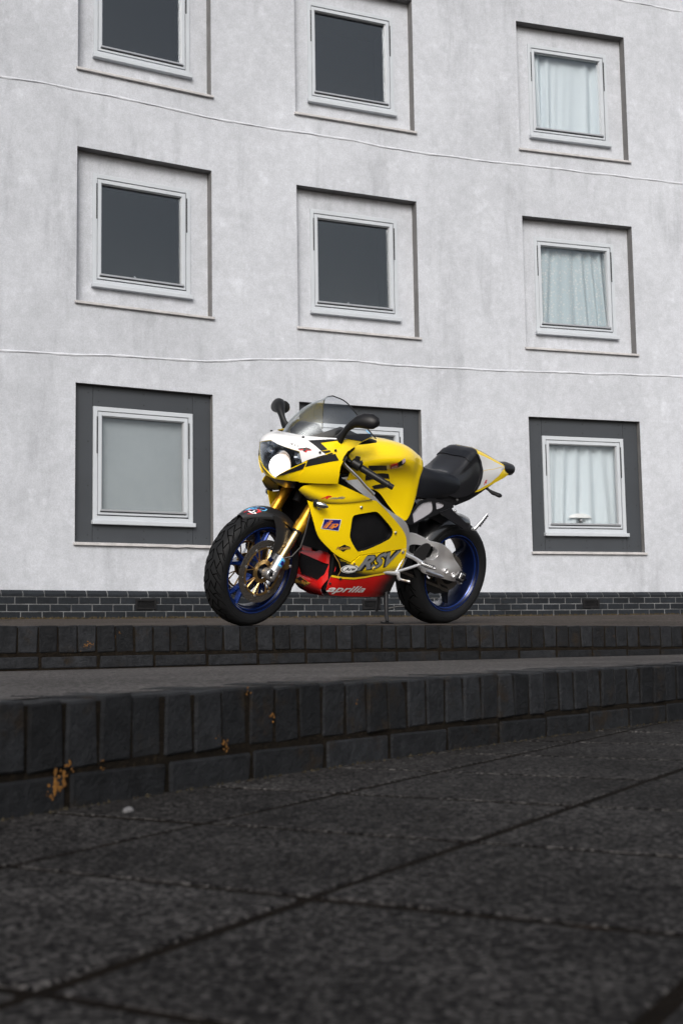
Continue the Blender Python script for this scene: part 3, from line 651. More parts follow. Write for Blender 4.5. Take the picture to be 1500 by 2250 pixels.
# lichen crusts, moss and a pebble on the steps
def crust(bm_, c, n_, t, r, k, rs):
    up3 = np.array([0, 0, 1.0]); t3 = np.array([t[0], t[1], 0]); n3 = np.array([-n_[0], -n_[1], 0])
    for _ in range(k):
        a = rs.uniform(0, 6.28); d = r * math.sqrt(rs.uniform(0, 1)); q = np.array(c) + t3 * d * math.cos(a) * .8 + up3 * d * math.sin(a); rr = r * rs.uniform(.10, .26)
        m = 7; ring = [q + t3 * rr * math.cos(b) * rs.uniform(.6, 1.2) + up3 * rr * math.sin(b) * rs.uniform(.6, 1.2) + n3 * rs.uniform(.0004, .001) for b in np.linspace(0, 6.28, m, endpoint=False)]
        bm_.add(ring + [q + n3 * rs.uniform(.001, .0022)], [(i, (i + 1) % m, m) for i in range(m)])
rs = np.random.default_rng(11); lb = MB()
def low_spot(Y, z, r, k):
    x, y = lower_curve(Y); dx = lower_curve(Y + .01)[0] - x; t = np.array([dx, .01]) / math.hypot(dx, .01); n_ = np.array([-t[1], t[0]])
    crust(lb, (x - n_[0] * .0015, y - n_[1] * .0015, z + Z0), n_, t, r, k, rs)
low_spot(1.955, -.200, .020, 26); low_spot(2.265, -.166, .014, 16); low_spot(2.285, -.178, .012, 14); low_spot(2.03, -.186, .008, 6); low_spot(2.395, -.135, .010, 11); low_spot(2.34, -.083, .010, 5); low_spot(1.94, -.215, .014, 9); low_spot(1.97, -.185, .012, 8); low_spot(2.62, -.12, .007, 4)
lb.make('lichen', M['lichen'], low_step)['kind'] = 'stuff'
lb = MB()
for X, z, r, k in ((-.985, .005, .015, 20), (-.960, .005, .014, 18), (-.865, .055, .008, 6), (-.88, .042, .006, 4), (-.975, .012, .014, 12), (-1.0, -.01, .008, 6), (1.33, .02, .008, 4)):
    x, y = (float(c) for c in upper_curve(X)); x2, y2 = (float(c) for c in upper_curve(X + .01)); t = np.array([x2 - x, y2 - y]); t /= np.linalg.norm(t); n_ = np.array([-t[1], t[0]])
    crust(lb, (x - n_[0] * .002, y - n_[1] * .002, z + Z0), n_, t, r, k, rs)
lb.make('lichen', M['lichen'], up_step)['kind'] = 'stuff'

def tufts(name, pts, h, w, m, dens, rs):
    """small upright blades and crumbs along a line"""
    b = MB(); P = np.array(pts)
    for a, c in zip(P[:-1], P[1:]):
        k = max(1, int(np.linalg.norm(c - a) * dens))
        for _ in range(k):
            q = a + (c - a) * rs.uniform(); q = q + np.array([rs.uniform(-w, w), rs.uniform(-w, w), 0]); hh = h * rs.uniform(.3, 1.2); an = rs.uniform(0, 3.14); d = np.array([math.cos(an), math.sin(an), 0]) * hh * .5
            le = np.array([rs.uniform(-.5, .5), rs.uniform(-.5, .5), 1]) * hh
            b.add([q - d, q + d, q + le + d * .2, q + le - d * .3], [(0, 1, 2, 3)])
    o = b.make(name, m, None, 0); struct(o, 'stuff'); return o
xs_ = np.linspace(-5, 6.5, 120); wy_ = wall_y(xs_)
tufts('moss', [(x, y - .085 - .05, terrace_z(np.array(x), np.array(y - .13)) - .004) for x, y in zip(xs_, wy_)], .022, .05, M['moss'], 330, rs)
tufts('moss', [(x + .02 * .8, y - .004, 0.0) for x, y in (tuple(float(c) for c in lower_curve(t)) for t in np.linspace(1.4, 4.6, 60))], .005, .005, M['moss_dark'], 150, rs)
for (x, y, s) in ((-.325, 1.905, .0075),):
    o = mo('pebble', *(lambda b: (b.v, b.f))(MB().tube([(0, 0, -.3 * s), (0, 0, .1 * s), (0, 0, .6 * s), (0, 0, .85 * s)], [s * .8, s, s * .75, s * .3], 9)), M['pebble'])
    o.location = (x, y, .3 * s); o.rotation_euler = (.2, .1, x * 9); o.scale = (1.2, .8, 1)
    tag(o, {.0075: 'pale pebble lying against the foot of the nearest brick step', .004: 'tiny stone lying on the paving joint at the right', .0045: 'small flat stone where paving joints meet'}[s], 'pebble')

# =================================================================== THE BUILDING
bld = empty('apartment_building'); tag(bld, 'pale rendered apartment building with curved front and square recessed windows', 'building')
ZR = [(1.078, 2.804), (3.665, 5.404), (6.267, 8.012)]            # niche bottom (under its sill) and top, three storeys
ZTOP = 10.3 + Z0; ZPL = .605 + Z0
def frame_of(a, b):
    ya, yb = float(wall_y(np.array(a))), float(wall_y(np.array(b))); p = np.array([a, ya]); q = np.array([b, yb]); L = float(np.linalg.norm(q - p)); t = (q - p) / L
    return p, t, np.array([-t[1], t[0]]), L                          # origin, along, inward, width
xb = sorted(set([x for n_ in NICHES for x in n_] + list(np.linspace(-9, -2.79, 14)) + list(np.linspace(-1.42, -.47, 5)) + list(np.linspace(.98, 2.36, 6)) + list(np.linspace(3.87, 10, 12))))
zb = sorted([.3] + [z + Z0 for r in ZR for z in r] + [ZTOP])
b = MB(); V = [(x, float(wall_y(np.array(x))), z) for z in zb for x in xb]; nX = len(xb); Fq = []
def in_niche(x0, x1, z0, z1):
    xm, zm = (x0 + x1) / 2, (z0 + z1) / 2
    return any(a < xm < c for a, c in NICHES) and any(r0 + Z0 < zm < r1 + Z0 for r0, r1 in ZR)
for j in range(len(zb) - 1):
    for i in range(nX - 1):
        if not in_niche(xb[i], xb[i + 1], zb[j], zb[j + 1]): Fq.append((j * nX + i, j * nX + i + 1, (j + 1) * nX + i + 1, (j + 1) * nX + i))
b.add(V, Fq); b.make('wall', M['render'], bld, 30)
# roof slab and parapet above the picture
b = MB(); V = []
for x in xb: y = float(wall_y(np.array(x))); V += [(x, y - .06, ZTOP - .02), (x, y - .06, ZTOP + .35), (x, y + 4.0, ZTOP + .35), (x, y + 4.0, ZTOP - .02)]
b.add(V, [(4 * i + j, 4 * i + 4 + j, 4 * i + 4 + (j + 1) % 4, 4 * i + (j + 1) % 4) for i in range(nX - 1) for j in range(4)]); b.make('roof', M['render'], bld, 30)

WM, ZM = .215, .225                    # margins between niche edge and window
def put(o, p, t, z, parent):
    """place a part built in niche axes (x along the wall, y inward, z up)"""
    o.parent = parent; o.matrix_local = Matrix(((t[0], -t[1], 0, p[0]), (t[1], t[0], 0, p[1]), (0, 0, 1, z), (0, 0, 0, 1))); return o
def ring(b, x0, x1, z0, z1, w, y0, y1, wb=None):
    wb = w if wb is None else wb
    b.box(((x0 + w / 2), (y0 + y1) / 2, (z0 + z1) / 2), (w, y1 - y0, z1 - z0)); b.box((x1 - w / 2, (y0 + y1) / 2, (z0 + z1) / 2), (w, y1 - y0, z1 - z0))
    b.box(((x0 + x1) / 2, (y0 + y1) / 2, z1 - w / 2), (x1 - x0 - 2 * w - .0004, y1 - y0, w)); b.box(((x0 + x1) / 2, (y0 + y1) / 2, z0 + wb / 2), (x1 - x0 - 2 * w - .0004, y1 - y0, wb))
def curtain(L, H, seed, lace=False, skew=.22):
    rs = np.random.default_rng(seed); n, m = 110, 24; xs = np.linspace(0, 1, n)
    fr = rs.uniform(28, 60, 6); ph = rs.uniform(0, 6.28, 6); am = rs.uniform(.3, 1, 6); V = []
    for j in range(m):
        z = j / (m - 1); xx = xs + skew * (1 - z) * np.sin(xs * 9 + ph[0]) * .30
        y = sum(a * np.sin(f * (xs + skew * .3 * (1 - z) * np.sin(xs * 5 + ph[1])) + p) for a, f, p in zip(am, fr, ph)) * .016 * (.5 + .7 * (1 - z))
        V += [(x * L, yy, z * H) for x, yy in zip(xs, y)]
    return V, [(j * n + i, j * n + i + 1, (j + 1) * n + i + 1, (j + 1) * n + i) for j in range(m - 1) for i in range(n - 1)]
def lace_mat():
    m = mat('lace_curtain', (.62, .68, .71), .9); n = m.node_tree.nodes; L = m.node_tree.links; tc = n.new('ShaderNodeTexCoord')
    vo = n.new('ShaderNodeTexVoronoi'); vo.inputs['Scale'].default_value = 24; vo.inputs['Randomness'].default_value = .7; L.new(tc.outputs['Object'], vo.inputs['Vector'])
    cr = n.new('ShaderNodeValToRGB'); cr.color_ramp.interpolation = 'LINEAR'; e = cr.color_ramp.elements
    e[0].color = (.36, .44, .48, 1); e[0].position = .06; e[1].color = (.42, .50, .54, 1); e[1].position = .5
    for p, c in ((.10, .62), (.20, .66), (.27, .52)): k = e.new(p); k.color = (c * .92, c * .98, c, 1)
    L.new(vo.outputs['Distance'], cr.inputs['Fac']); L.new(cr.outputs[0], n['Principled BSDF'].inputs['Base Color']); return m
M['lace'] = lace_mat()

proto = {}
COLN = ['left', 'middle', 'right']
for ci, (a, c) in enumerate(NICHES):
    p, t, n_, L = frame_of(a, c)
    for ri, (z0, z1) in enumerate(ZR):
        dep = .075 if ri == 0 else .125; H = z1 - z0; zb0 = z0 + Z0; org = p
        x0, x1, y0w = WM, L - WM, dep; wz0, wz1 = ZM + .05, H - ZM
        # reveal: four cheeks and the recessed back with the window opening
        b = MB()
        b.add([(0, 0, 0), (0, dep, 0), (0, dep, H), (0, 0, H)], [(0, 1, 2, 3)]); b.add([(L, 0, 0), (L, dep, 0), (L, dep, H), (L, 0, H)], [(3, 2, 1, 0)])
        b.add([(0, 0, H), (L, 0, H), (L, dep, H), (0, dep, H)], [(0, 1, 2, 3)]); b.add([(0, 0, 0), (L, 0, 0), (L, dep, 0), (0, dep, 0)], [(3, 2, 1, 0)])
        o = b.make('window_reveal', M['reveal'], None, 0); put(o, org, t, zb0, bld)
        b = MB(); e = .02
        b.add([(0, dep, 0), (L, dep, 0), (L, dep, H), (0, dep, H), (x0 + e, dep, wz0 + e), (x1 - e, dep, wz0 + e), (x1 - e, dep, wz1 - e), (x0 + e, dep, wz1 - e)], [(0, 1, 5, 4), (1, 2, 6, 5), (2, 3, 7, 6), (3, 0, 4, 7)])
        if ri: o = b.make('recessed_wall', M['render'], None, 0); put(o, org, t, zb0, bld)
        else:
            j = .004
            for (px0, px1, pz0, pz1) in ((0.002, x0 - j, .035, H - .002), (x1 + j, L - .002, .035, H - .002), (x0, x1, wz1 + j, H - .002), (x0, x1, .035, wz0 - .052)):
                bb = MB().box(((px0 + px1) / 2, dep + .004, (pz0 + pz1) / 2), (px1 - px0, .012, pz1 - pz0)); o = bb.make('cladding_panel', M['cladding'], None, 0, .0015, 1); put(o, org, t, zb0, bld)
                rv = MB(); wide = px1 - px0 > .5
                for (rx, rz) in ([(px0 + .06, pz0 + .05), ((px0 + px1) / 2, pz0 + .05), (px1 - .06, pz0 + .05), (px0 + .06, pz1 - .05), ((px0 + px1) / 2, pz1 - .05), (px1 - .06, pz1 - .05)] if wide else [(x_, z_) for x_ in (px0 + .03, px1 - .05) for z_ in (pz0 + .08, pz0 + (pz1 - pz0) * .36, pz0 + (pz1 - pz0) * .64, pz1 - .08)]):
                    rv.tube([(rx, dep - .0065, rz), (rx, dep - .001, rz)], [.006, .007], 8)
                ro = rv.make('rivet', M['gasket'], None, 0); ro.parent = o; ro['kind'] = 'stuff'
            o = MB().add([(x, dep + .02, z) for x, _, z in b.v], b.f).make('backing_board', M['gasket'], None, 0); put(o, org, t, zb0, bld)
        # niche sill
        sl = MB(); n_s = 14
        for k in range(n_s + 1):
            xx = -.02 + (L + .04) * k / n_s; dz = (-.006 * math.sin(k * 2.1) if k in (10, 11, 12) and ri == 0 and ci == 0 else 0)
            sl.v += [(xx, -.035, 0 + dz), (xx, -.035, .028 + dz), (xx, dep - .002, .042), (xx, dep - .002, .002)]
        sl.f += [(4 * i + q, 4 * i + 4 + q, 4 * i + 4 + (q + 1) % 4, 4 * i + (q + 1) % 4) for i in range(n_s) for q in range(4)] + [(3, 2, 1, 0), tuple(4 * n_s + q for q in range(4))]
        o = sl.make('sill', M['sill'], None, 30, .003, 1); put(o, org, t, zb0 - .004, bld)
        # window: outer frame > sash, glazing_bead, pane, drip bar, hinge slots
        w = MB(); ring(w, x0, x1, wz0, wz1, .048, dep - .012, dep + .06)
        win = w.make('window', M['frame_white'], None, 0, .002, 1); put(win, org, t, zb0, bld)
        def sub(name, bb, m, bev=.002): o = bb.make(name, m, None, 0, bev, 1); o.parent = win; return o
        gx0, gx1, gz0, gz1 = x0 + .048, x1 - .048, wz0 + .046, wz1 - .048
        gk = MB(); ring(gk, gx0 - .001, gx1 + .001, gz0 - .001, gz1 + .001, .012, dep + .012, dep + .058); sub('gasket', gk, M['gasket'], 0)
        sh = MB(); ring(sh, gx0 + .007, gx1 - .007, gz0 + .016, gz1 - .006, .042, dep - .004, dep + .05, .050); sub('sash', sh, M['frame_white'])
        bx0, bx1, bz0, bz1 = gx0 + .048, gx1 - .048, gz0 + .066, gz1 - .047
        bd = MB(); ring(bd, bx0 - .001, bx1 + .001, bz0 - .001, bz1 + .001, .013, dep + .014, dep + .048); sub('glazing_bead', bd, M['frame_edge'], .002)
        pn = MB().box(((bx0 + bx1) / 2, dep + .045, (bz0 + bz1) / 2), (bx1 - bx0, .004, bz1 - bz0)); sub('pane', pn, M['pane'], 0)
        db = MB().box(((bx0 + bx1) / 2, dep - .012, bz0 - .004), (bx1 - bx0 + .03, .026, .022)); sub('drip_bar', db, M['frame_edge'], .004)
        dl = MB().box(((bx0 + bx1) / 2, dep - .0035, bz0 - .020), (bx1 - bx0 + .03, .004, .012)); sub('drip_seal', dl, M['gasket'], 0)
        ws = MB().box(((x0 + x1) / 2, dep - .022, wz0 - .024), (x1 - x0 + .03, .075, .045)); sub('window_sill', ws, M['frame_white'], .004)
        for hx in (gx0 - .004, gx1 + .004):
            hg = MB().box((hx, dep - .0125, wz1 - .31), (.013, .006, .40)); h_ = sub('hinge', hg, M['gasket'], .001)
        # dark room behind
        rm = MB(); q0, q1, r0, r1, d1 = x0 - .3, x1 + .3, wz0 - .3, wz1 + .3, dep + 1.2
        rm.add([(q0, dep + .07, r0), (q1, dep + .07, r0), (q1, dep + .07, r1), (q0, dep + .07, r1), (q0, d1, r0), (q1, d1, r0), (q1, d1, r1), (q0, d1, r1)], [(4, 5, 6, 7), (0, 1, 5, 4), (1, 2, 6, 5), (2, 3, 7, 6), (3, 0, 4, 7)])
        o = rm.make('room', M['room'], None, 0); put(o, org, t, zb0, bld)
        R4 = Matrix(((t[0], -t[1], 0, org[0]), (t[1], t[0], 0, org[1]), (0, 0, 1, zb0), (0, 0, 0, 1)))
        if ci == 2:
            lace = ri == 1; v, f = curtain(bx1 - bx0 + .2, bz1 - bz0 + .15, 20 + ri, lace); o = mo('curtain', v, f, M['lace'] if lace else M['net'], None, 60)
            o.matrix_world = R4 @ Matrix.Translation((bx0 - .1, dep + .12, bz0 - .1))
            tag(o, ['sheer pale curtain in the ground floor window with the white lamp', 'patterned lace curtain in the right middle floor window', 'plain sheer curtain in the right top floor window'][ri], 'curtain', 'pale curtains behind the right hand windows')
        if ci == 0 and ri == 0:
            o = MB().box(((bx0 + bx1) / 2, dep + .10, (bz0 + bz1) / 2), (bx1 - bx0 + .2, .004, bz1 - bz0 + .2)).make('blind', M['blind'], None, 0); o.matrix_world = R4
            tag(o, 'plain grey blind filling the left ground floor window', 'blind')
        if ci == 2 and ri == 0:
            lm = empty('table_lamp', mw=R4 @ Matrix.Translation(((bx0 + bx1) / 2 - .03, dep + .085, bz0 + .02))); tag(lm, 'small white dome lamp on dark base inside the right ground floor window', 'lamp')
            sdm = MB(); prof = [(.165 * math.sin(q), .062 * math.cos(q)) for q in np.linspace(.02, 1.5, 8)] + [(.16, 0)]
            n = 20; sdm.add([(r * math.cos(2 * math.pi * k / n), r * math.sin(2 * math.pi * k / n) * .22, z + .065) for r, z in prof for k in range(n)], [(i * n + k, i * n + (k + 1) % n, (i + 1) * n + (k + 1) % n, (i + 1) * n + k) for i in range(len(prof) - 1) for k in range(n)])
            sdm.make('lamp_shade', M['print_white'], lm); MB().box((0, -.005, .035), (.045, .03, .06)).make('base', M['gasket'], lm, 0, .004, 1); MB().box((.002, -.022, .04), (.022, .006, .02)).make('switch', M['pale_infill'], lm, 0)
        if ci < 2 and ri:
            hd = MB().tube([((bx0 + bx1) / 2 - .07, dep + .06, bz0 + .05), ((bx0 + bx1) / 2 - .03, dep + .06, bz0 - .01)], .008, 6).make('handle', M['frame_white'], None); hd.parent = win

# string courses: slightly wavy raised beads that follow the curved wall
def string_course(pts):
    P = np.array(pts); xs = np.linspace(P[0, 0], P[-1, 0], 150); z = hermite(P[:, 0], P[:, 1:2])(xs)[:, 0]
    V = []
    for k, (x, zz) in enumerate(zip(xs, z)):
        y = float(wall_y(np.array(x))); zz += Z0 + .006 * math.sin(x * 7.3) * math.sin(x * 2.1 + 1); h = .014 + .003 * math.sin(x * 11 + 2) + .003 * math.sin(x * 29); d = .010 + .003 * math.sin(x * 17)
        V += [(x, y + .002, zz + h * .9), (x + .004, y - d * .8, zz + h * .35), (x + .004, y - d, zz - h * .3), (x, y - d * .5, zz - h * .9), (x, y + .002, zz - h * .8)]
    b = MB(); b.add(V, [(5 * i + j, 5 * i + 5 + j, 5 * i + 6 + j, 5 * i + 1 + j) for i in range(149) for j in range(4)]); return b.make('string_course', M['bead'], bld, 60)
for s in D_WALL: string_course(s)

# plinth of dark bricks: chamfered top course and three courses below
plx = np.linspace(-9, 10, 400); ply = wall_y(plx); pS = np.r_[0, np.cumsum(np.hypot(np.diff(plx), np.diff(ply)))]
b = MB(); V = []
for x, y in zip(plx[::3], ply[::3]):
    i = np.searchsorted(plx, x); tx, ty_ = (plx[min(i + 1, 399)] - plx[max(i - 1, 0)], ply[min(i + 1, 399)] - ply[max(i - 1, 0)]); l = math.hypot(tx, ty_); nn = (ty_ / l, -tx / l)
    a = (x + nn[0] * .050, y + nn[1] * .050); V += [(a[0], a[1], .36), (a[0], a[1], ZPL - .045), (x + nn[0] * .0, y + nn[1] * .0, ZPL - .003)]
k = len(V) // 3
mortar = MB().add(V, [(3 * i + j, 3 * i + 3 + j, 3 * i + 4 + j, 3 * i + 1 + j) for i in range(k - 1) for j in range(2)]); plinth = mortar.make('plinth', M['mortar'], bld, 30)
rs = np.random.default_rng(9)
bm_std = []
for q in range(4):
    me = bevel_box((.2145, .05, .0655), .003, .0012, rs); me.materials.append(M['brick']); bm_std.append(me)
me_top = MB(); w2 = .107
me_top.add([(-w2, -.03, -.033), (w2, -.03, -.033), (w2, -.03, -.006), (-w2, -.03, -.006), (-w2 + .006, .024, .032), (w2 + .006, .024, .032), (w2, .03, -.033), (-w2, .03, -.033)], [(0, 1, 2, 3), (3, 2, 5, 4), (1, 6, 5, 2), (0, 3, 4, 7)])
_t = me_top.make('brick', M['brick'], plinth, 0); top_me = _t.data; bpy.data.objects.remove(_t)
def on_wall(s, off):
    x = np.interp(s, pS, plx); y = np.interp(s, pS, ply); x2 = np.interp(s + .1, pS, plx); y2 = np.interp(s + .1, pS, ply); x1 = np.interp(s - .1, pS, plx); y1 = np.interp(s - .1, pS, ply)
    l = math.hypot(x2 - x1, y2 - y1); t = ((x2 - x1) / l, (y2 - y1) / l); return (x + t[1] * off, y - t[0] * off), t
def s_of_x(x): return float(np.interp(x, plx, pS))
VENTS = [s_of_x(x) for x in D_VENT]
s0, s1 = s_of_x(-4.3), s_of_x(5.6)
for ci in range(4):
    z = ZPL - .0375 - .075 * ci; s = s0 + (.1125 if ci % 2 else 0) + .03 * ci
    while s < s1:
        if True:
            (x, y), t = on_wall(s, .031 if ci else .028); o = bpy.data.objects.new('brick', top_me if ci == 0 else bm_std[rs.integers(4)]); link(o, plinth)
            o.location = (x, y, z + rs.uniform(-.001, .001)); o.rotation_euler = (0, 0, math.atan2(t[1], t[0]) + rs.uniform(-.004, .004))
        s += .225
for v in VENTS:
    (x, y), t = on_wall(v, .062); rt = Matrix.Rotation(math.atan2(t[1], t[0]), 4, 'Z')
    fr = MB(); ring(fr, -.115, .115, -.055, .055, .02, -.012, .012); fo = fr.make('air_vent', M['vent'], None, 0, .002, 1); fo.parent = bld; fo.matrix_local = Matrix.Translation((x, y, ZPL - .150)) @ rt
    for q in range(5):
        o = MB().box((0, .002, -.028 + q * .014), (.19, .008, .007), Matrix.Rotation(.4, 3, 'X')).make('slat', M['vent'], None, 0); o.parent = fo
    o = MB().box((0, .008, 0), (.19, .003, .07)).make('duct', M['gasket'], None, 0); o.parent = fo  # flat dark sheet over the bricks, its colour standing in for shaded depth

# =================================================================== THE MOTORCYCLE  (x forward, y to its left, z up)
BM = Matrix(((-0.72954867, 0.66189838, 0.17218966, .524), (-0.68389471, -0.70349582, -0.19334336, 7.378), (-0.00683895, -0.25881299, 0.96590324, .114 + Z0), (0, 0, 0, 1)))
bike = empty('motorcycle', mw=BM); tag(bike, 'yellow sport motorcycle with red belly pan and lit headlight standing on the upper step', 'motorcycle')
RAKE = math.radians(24.5); STE = math.radians(7.86)
SM = Matrix.Translation((1.512, 0, 0)) @ Matrix.Rotation(STE, 4, Vector((-math.sin(RAKE), 0, math.cos(RAKE)))) @ Matrix.Translation((-1.512, 0, 0))
def steer(o): o.matrix_local = SM; return o
CENTRE = {nose_surface: (1.0, 0, .87), tank_surface: (.65, 0, .88), tail_surface: (-.05, 0, .90)}
def snorm(S, u, v, e=1e-4):
    CEN = np.array(CENTRE.get(S, (.6, 0, .6)))
    n = np.cross(S(u + e, v) - S(u - e, v), S(u, v + e) - S(u, v - e)); n /= np.linalg.norm(n, axis=-1, keepdims=True) + 1e-12
    P = S(u, v); s = np.sign((n * (P - CEN)).sum(-1)); s[s == 0] = 1; return n * s[..., None]
def panel(name, S, outline, m, parent, holes=(), off=0.0, thick=.003, h=.02, sc=(1, 1), mirror=False, paint=None, sm=40, seg=0):
    """a sheet cut to outline in the surface's own coordinates, with real thickness"""
    sc = np.array(sc, float)
    P, tris, rim = cdt([tuple(np.array(p) * sc) for p in outline], [[tuple(np.array(p) * sc) for p in q] for q in holes], h)
    uv = np.array(P) / sc; U, Vv = uv[:, 0], uv[:, 1]; X = S(U, Vv); N = snorm(S, U, Vv)
    A = X + N * off; Bk = X + N * (off - thick)
    t0 = tris[len(tris) // 2]; fn = np.cross(A[t0[1]] - A[t0[0]], A[t0[2]] - A[t0[0]]); flip = (fn @ N[t0[0]]) < 0
    T = [t[::-1] if flip else t for t in tris]; n = len(A)
    Fc = list(T) + [tuple(i + n for i in t[::-1]) for t in T] + [((b, a, a + n, b + n) if flip else (a, b, b + n, a + n))[::-1] for a, b in rim]
    V = np.r_[A, Bk]; col = None
    if paint is not None: c = paint(U, Vv); col = np.r_[c, c]
    if mirror: V = V * [1, -1, 1]; Fc = [f[::-1] for f in Fc]
    return mo(name, V, Fc, m, parent, sm, col)
def decal(name, S, outline, m, parent, off=.0012, h=.02, sc=(1, 1), mirror=False): return panel(name, S, outline, m, parent, (), off, .0008, h, sc, mirror)
_fonts = {}
def text(name, S, s, uv3, m, parent, off=.002, shear=0.0, fat=0.0, h=None, box=True):
    """lettering laid on a surface: uv3 = start of baseline, end of baseline, top of the start"""
    cu = bpy.data.curves.new('t', 'FONT'); cu.body = s; cu.shear = shear; cu.offset = fat; cu.resolution_u = 3; cu.fill_mode = 'FRONT'
    o = bpy.data.objects.new('t', cu); COL.objects.link(o); dg = bpy.context.evaluated_depsgraph_get(); me = bpy.data.meshes.new_from_object(o.evaluated_get(dg))
    bpy.data.objects.remove(o); bpy.data.curves.remove(cu)
    V = np.array([v.co[:2] for v in me.vertices]); 
    bm = bmesh.new(); bm.from_mesh(me); bmesh.ops.triangulate(bm, faces=bm.faces); 
    if h: bmesh.ops.subdivide_edges(bm, edges=bm.edges, cuts=h, use_grid_fill=True); bmesh.ops.triangulate(bm, faces=bm.faces)
    V = np.array([v.co[:2] for v in bm.verts]); bm.verts.index_update(); Fc = [tuple(v.index for v in f.verts) for f in bm.faces]; bm.free(); bpy.data.meshes.remove(me)
    x0, x1 = V[:, 0].min(), V[:, 0].max(); hh = .72 if box else V[:, 1].max()
    A, B_, C = (np.array(p, float) for p in uv3)
    uv = A + (V[:, :1] - x0) / (x1 - x0) * (B_ - A) + (V[:, 1:] / hh) * (C - A)
    X = S(uv[:, 0], uv[:, 1]); N = snorm(S, uv[:, 0], uv[:, 1]); X = X + N * off
    return mo(name, X, Fc, m, parent, 0)
def bolt(c, n_, r, m, parent, name='bolt', h=.006):
    n_ = Vector(n_).normalized(); c = Vector(c); b = MB().tube([c - n_ * .002, c + n_ * h * .6, c + n_ * h], [r, r, r * .72], 10); return b.make(name, m, parent, 30)
def sbolt(S, uv, r, m, parent, off=0.0, name='bolt', h=.006):
    u, v = np.array([uv[0]]), np.array([uv[1]]); return bolt(S(u, v)[0] + snorm(S, u, v)[0] * off, snorm(S, u, v)[0], r, m, parent, name, h)
def grid_surf(name, S, us, vs, m, parent, sm=40, paint=None, off=0.0):
    U, Vv = np.meshgrid(us, vs); U, Vv = U.ravel(), Vv.ravel(); X = S(U, Vv)
    if off: X = X + snorm(S, U, Vv) * off
    nu, nv = len(us), len(vs)
    b = MB().add(X, [(j * nu + i, j * nu + i + 1, (j + 1) * nu + i + 1, (j + 1) * nu + i) for j in range(nv - 1) for i in range(nu - 1)])
    return b.make(name, m, parent, sm, paint=None if paint is None else paint(U, Vv))
def ystretch(y): return lambda x, z: np.stack([np.asarray(x, float), np.full(np.shape(x), y), np.asarray(z, float)], -1)

# ---- wheels
def wheel(name, c, R, half, rim_y, prof, spokes, rim_m, spoke_m, steered):
    w = empty(name); w.parent = bike
    if steered: w.matrix_local = SM
    cx, cz = c
    def tyre_s(a, s):      # a angle, s lateral -1..1 over the tread and sidewall
        f = hermite([p[0] for p in prof], [[p[1], p[2]] for p in prof]); q = f(np.abs(s)); return np.stack([cx + q[..., 0] * np.cos(a), np.sign(s) * q[..., 1], cz + q[..., 0] * np.sin(a)], -1)
    ss = np.linspace(-1, 1, 41); aa = np.linspace(0, 2 * np.pi, 97)[:-1]; V = tyre_s(*[q.ravel() for q in np.meshgrid(aa, ss, indexing='ij')]); n = 41
    b = MB().add(V, [(i * n + j, ((i + 1) % 96) * n + j, ((i + 1) % 96) * n + j + 1, i * n + j + 1) for i in range(96) for j in range(40)])
    ty = b.make('tyre', M['rubber'], w, 60)
    rp = [(.226, rim_y - .004), (.2245, rim_y + .004), (.219, rim_y + .003), (.214, rim_y - .008), (.209, rim_y - .012), (.2055, rim_y - .016), (.203, rim_y - .030), (.195, rim_y * .35), (.193, 0), (.195, -rim_y * .35), (.203, -rim_y + .030), (.214, -rim_y + .008), (.219, -rim_y - .003), (.2245, -rim_y - .004), (.226, -rim_y + .004), (.208, 0)]
    rim = MB().lathe(rp, 96, (cx, 0, cz), True).make('rim', M['barrel'], w, 40)
    lip = MB()
    for e in (1, -1):
        lip.lathe([(.2258, e * (rim_y - .002)), (.2250, e * (rim_y + .0046)), (.2225, e * (rim_y + .0052)), (.2198, e * (rim_y + .0040))], 96, (cx, 0, cz))
        lip.lathe([(.2105, e * (rim_y - .0095)), (.2090, e * (rim_y - .0108)), (.2065, e * (rim_y - .0145))], 96, (cx, 0, cz))
    lip.make('rim_lip', rim_m, w, 40)
    return w, tyre_s, ty, rim
FP = [(0, .300, 0), (.12, .2995, .012), (.3, .296, .032), (.5, .286, .050), (.68, .270, .0605), (.82, .252, .0600), (.92, .236, .056), (1, .224, .051)]
RP = [(0, .318, 0), (.12, .3172, .020), (.3, .312, .050), (.5, .298, .079), (.66, .280, .0965), (.8, .258, .0985), (.92, .238, .092), (1, .224, .083)]
fw, ft, ftyre, frim = wheel('front_wheel', (1.415, .30), .30, .06, .050, FP, 0, M['blue_rim'], None, True)
rw, rt_, rtyre, rrim = wheel('rear_wheel', (0, .318), .318, .0985, .084, RP, 0, M['blue_rim'], None, False)
def grooves(parent, S, period, lines, w, name='groove_shade_strip', mir=True, half=True):
    b = MB(); k = int(round(2 * math.pi / period))
    for i in range(k):
        for sg in ((1, -1) if mir else (1,)):
            for ln in lines:
                P = densify_open([(a * period + i * period + (period * .5 if sg < 0 and half else 0), s * sg) for a, s in ln], .05)
                A = np.array(P); X = S(A[:, 0], A[:, 1]); n_ = X - np.array([parent_c[0], 0, parent_c[1]]); n_[:, 1] *= .6; n_ /= np.linalg.norm(n_, axis=1, keepdims=True)
                t = np.gradient(X, axis=0); t /= np.linalg.norm(t, axis=1, keepdims=True); bi = np.cross(n_, t); m_ = len(X); ww = np.full((m_, 1), w); ww[0] *= .5; ww[-1] *= .5
                b.add(np.r_[X + n_ * .0009 + bi * ww, X + n_ * .0009 - bi * ww], [(j, j + 1, m_ + j + 1, m_ + j) for j in range(m_ - 1)])
    o = b.make(name, M['groove'], parent, 0); o['kind'] = 'stuff'; return o
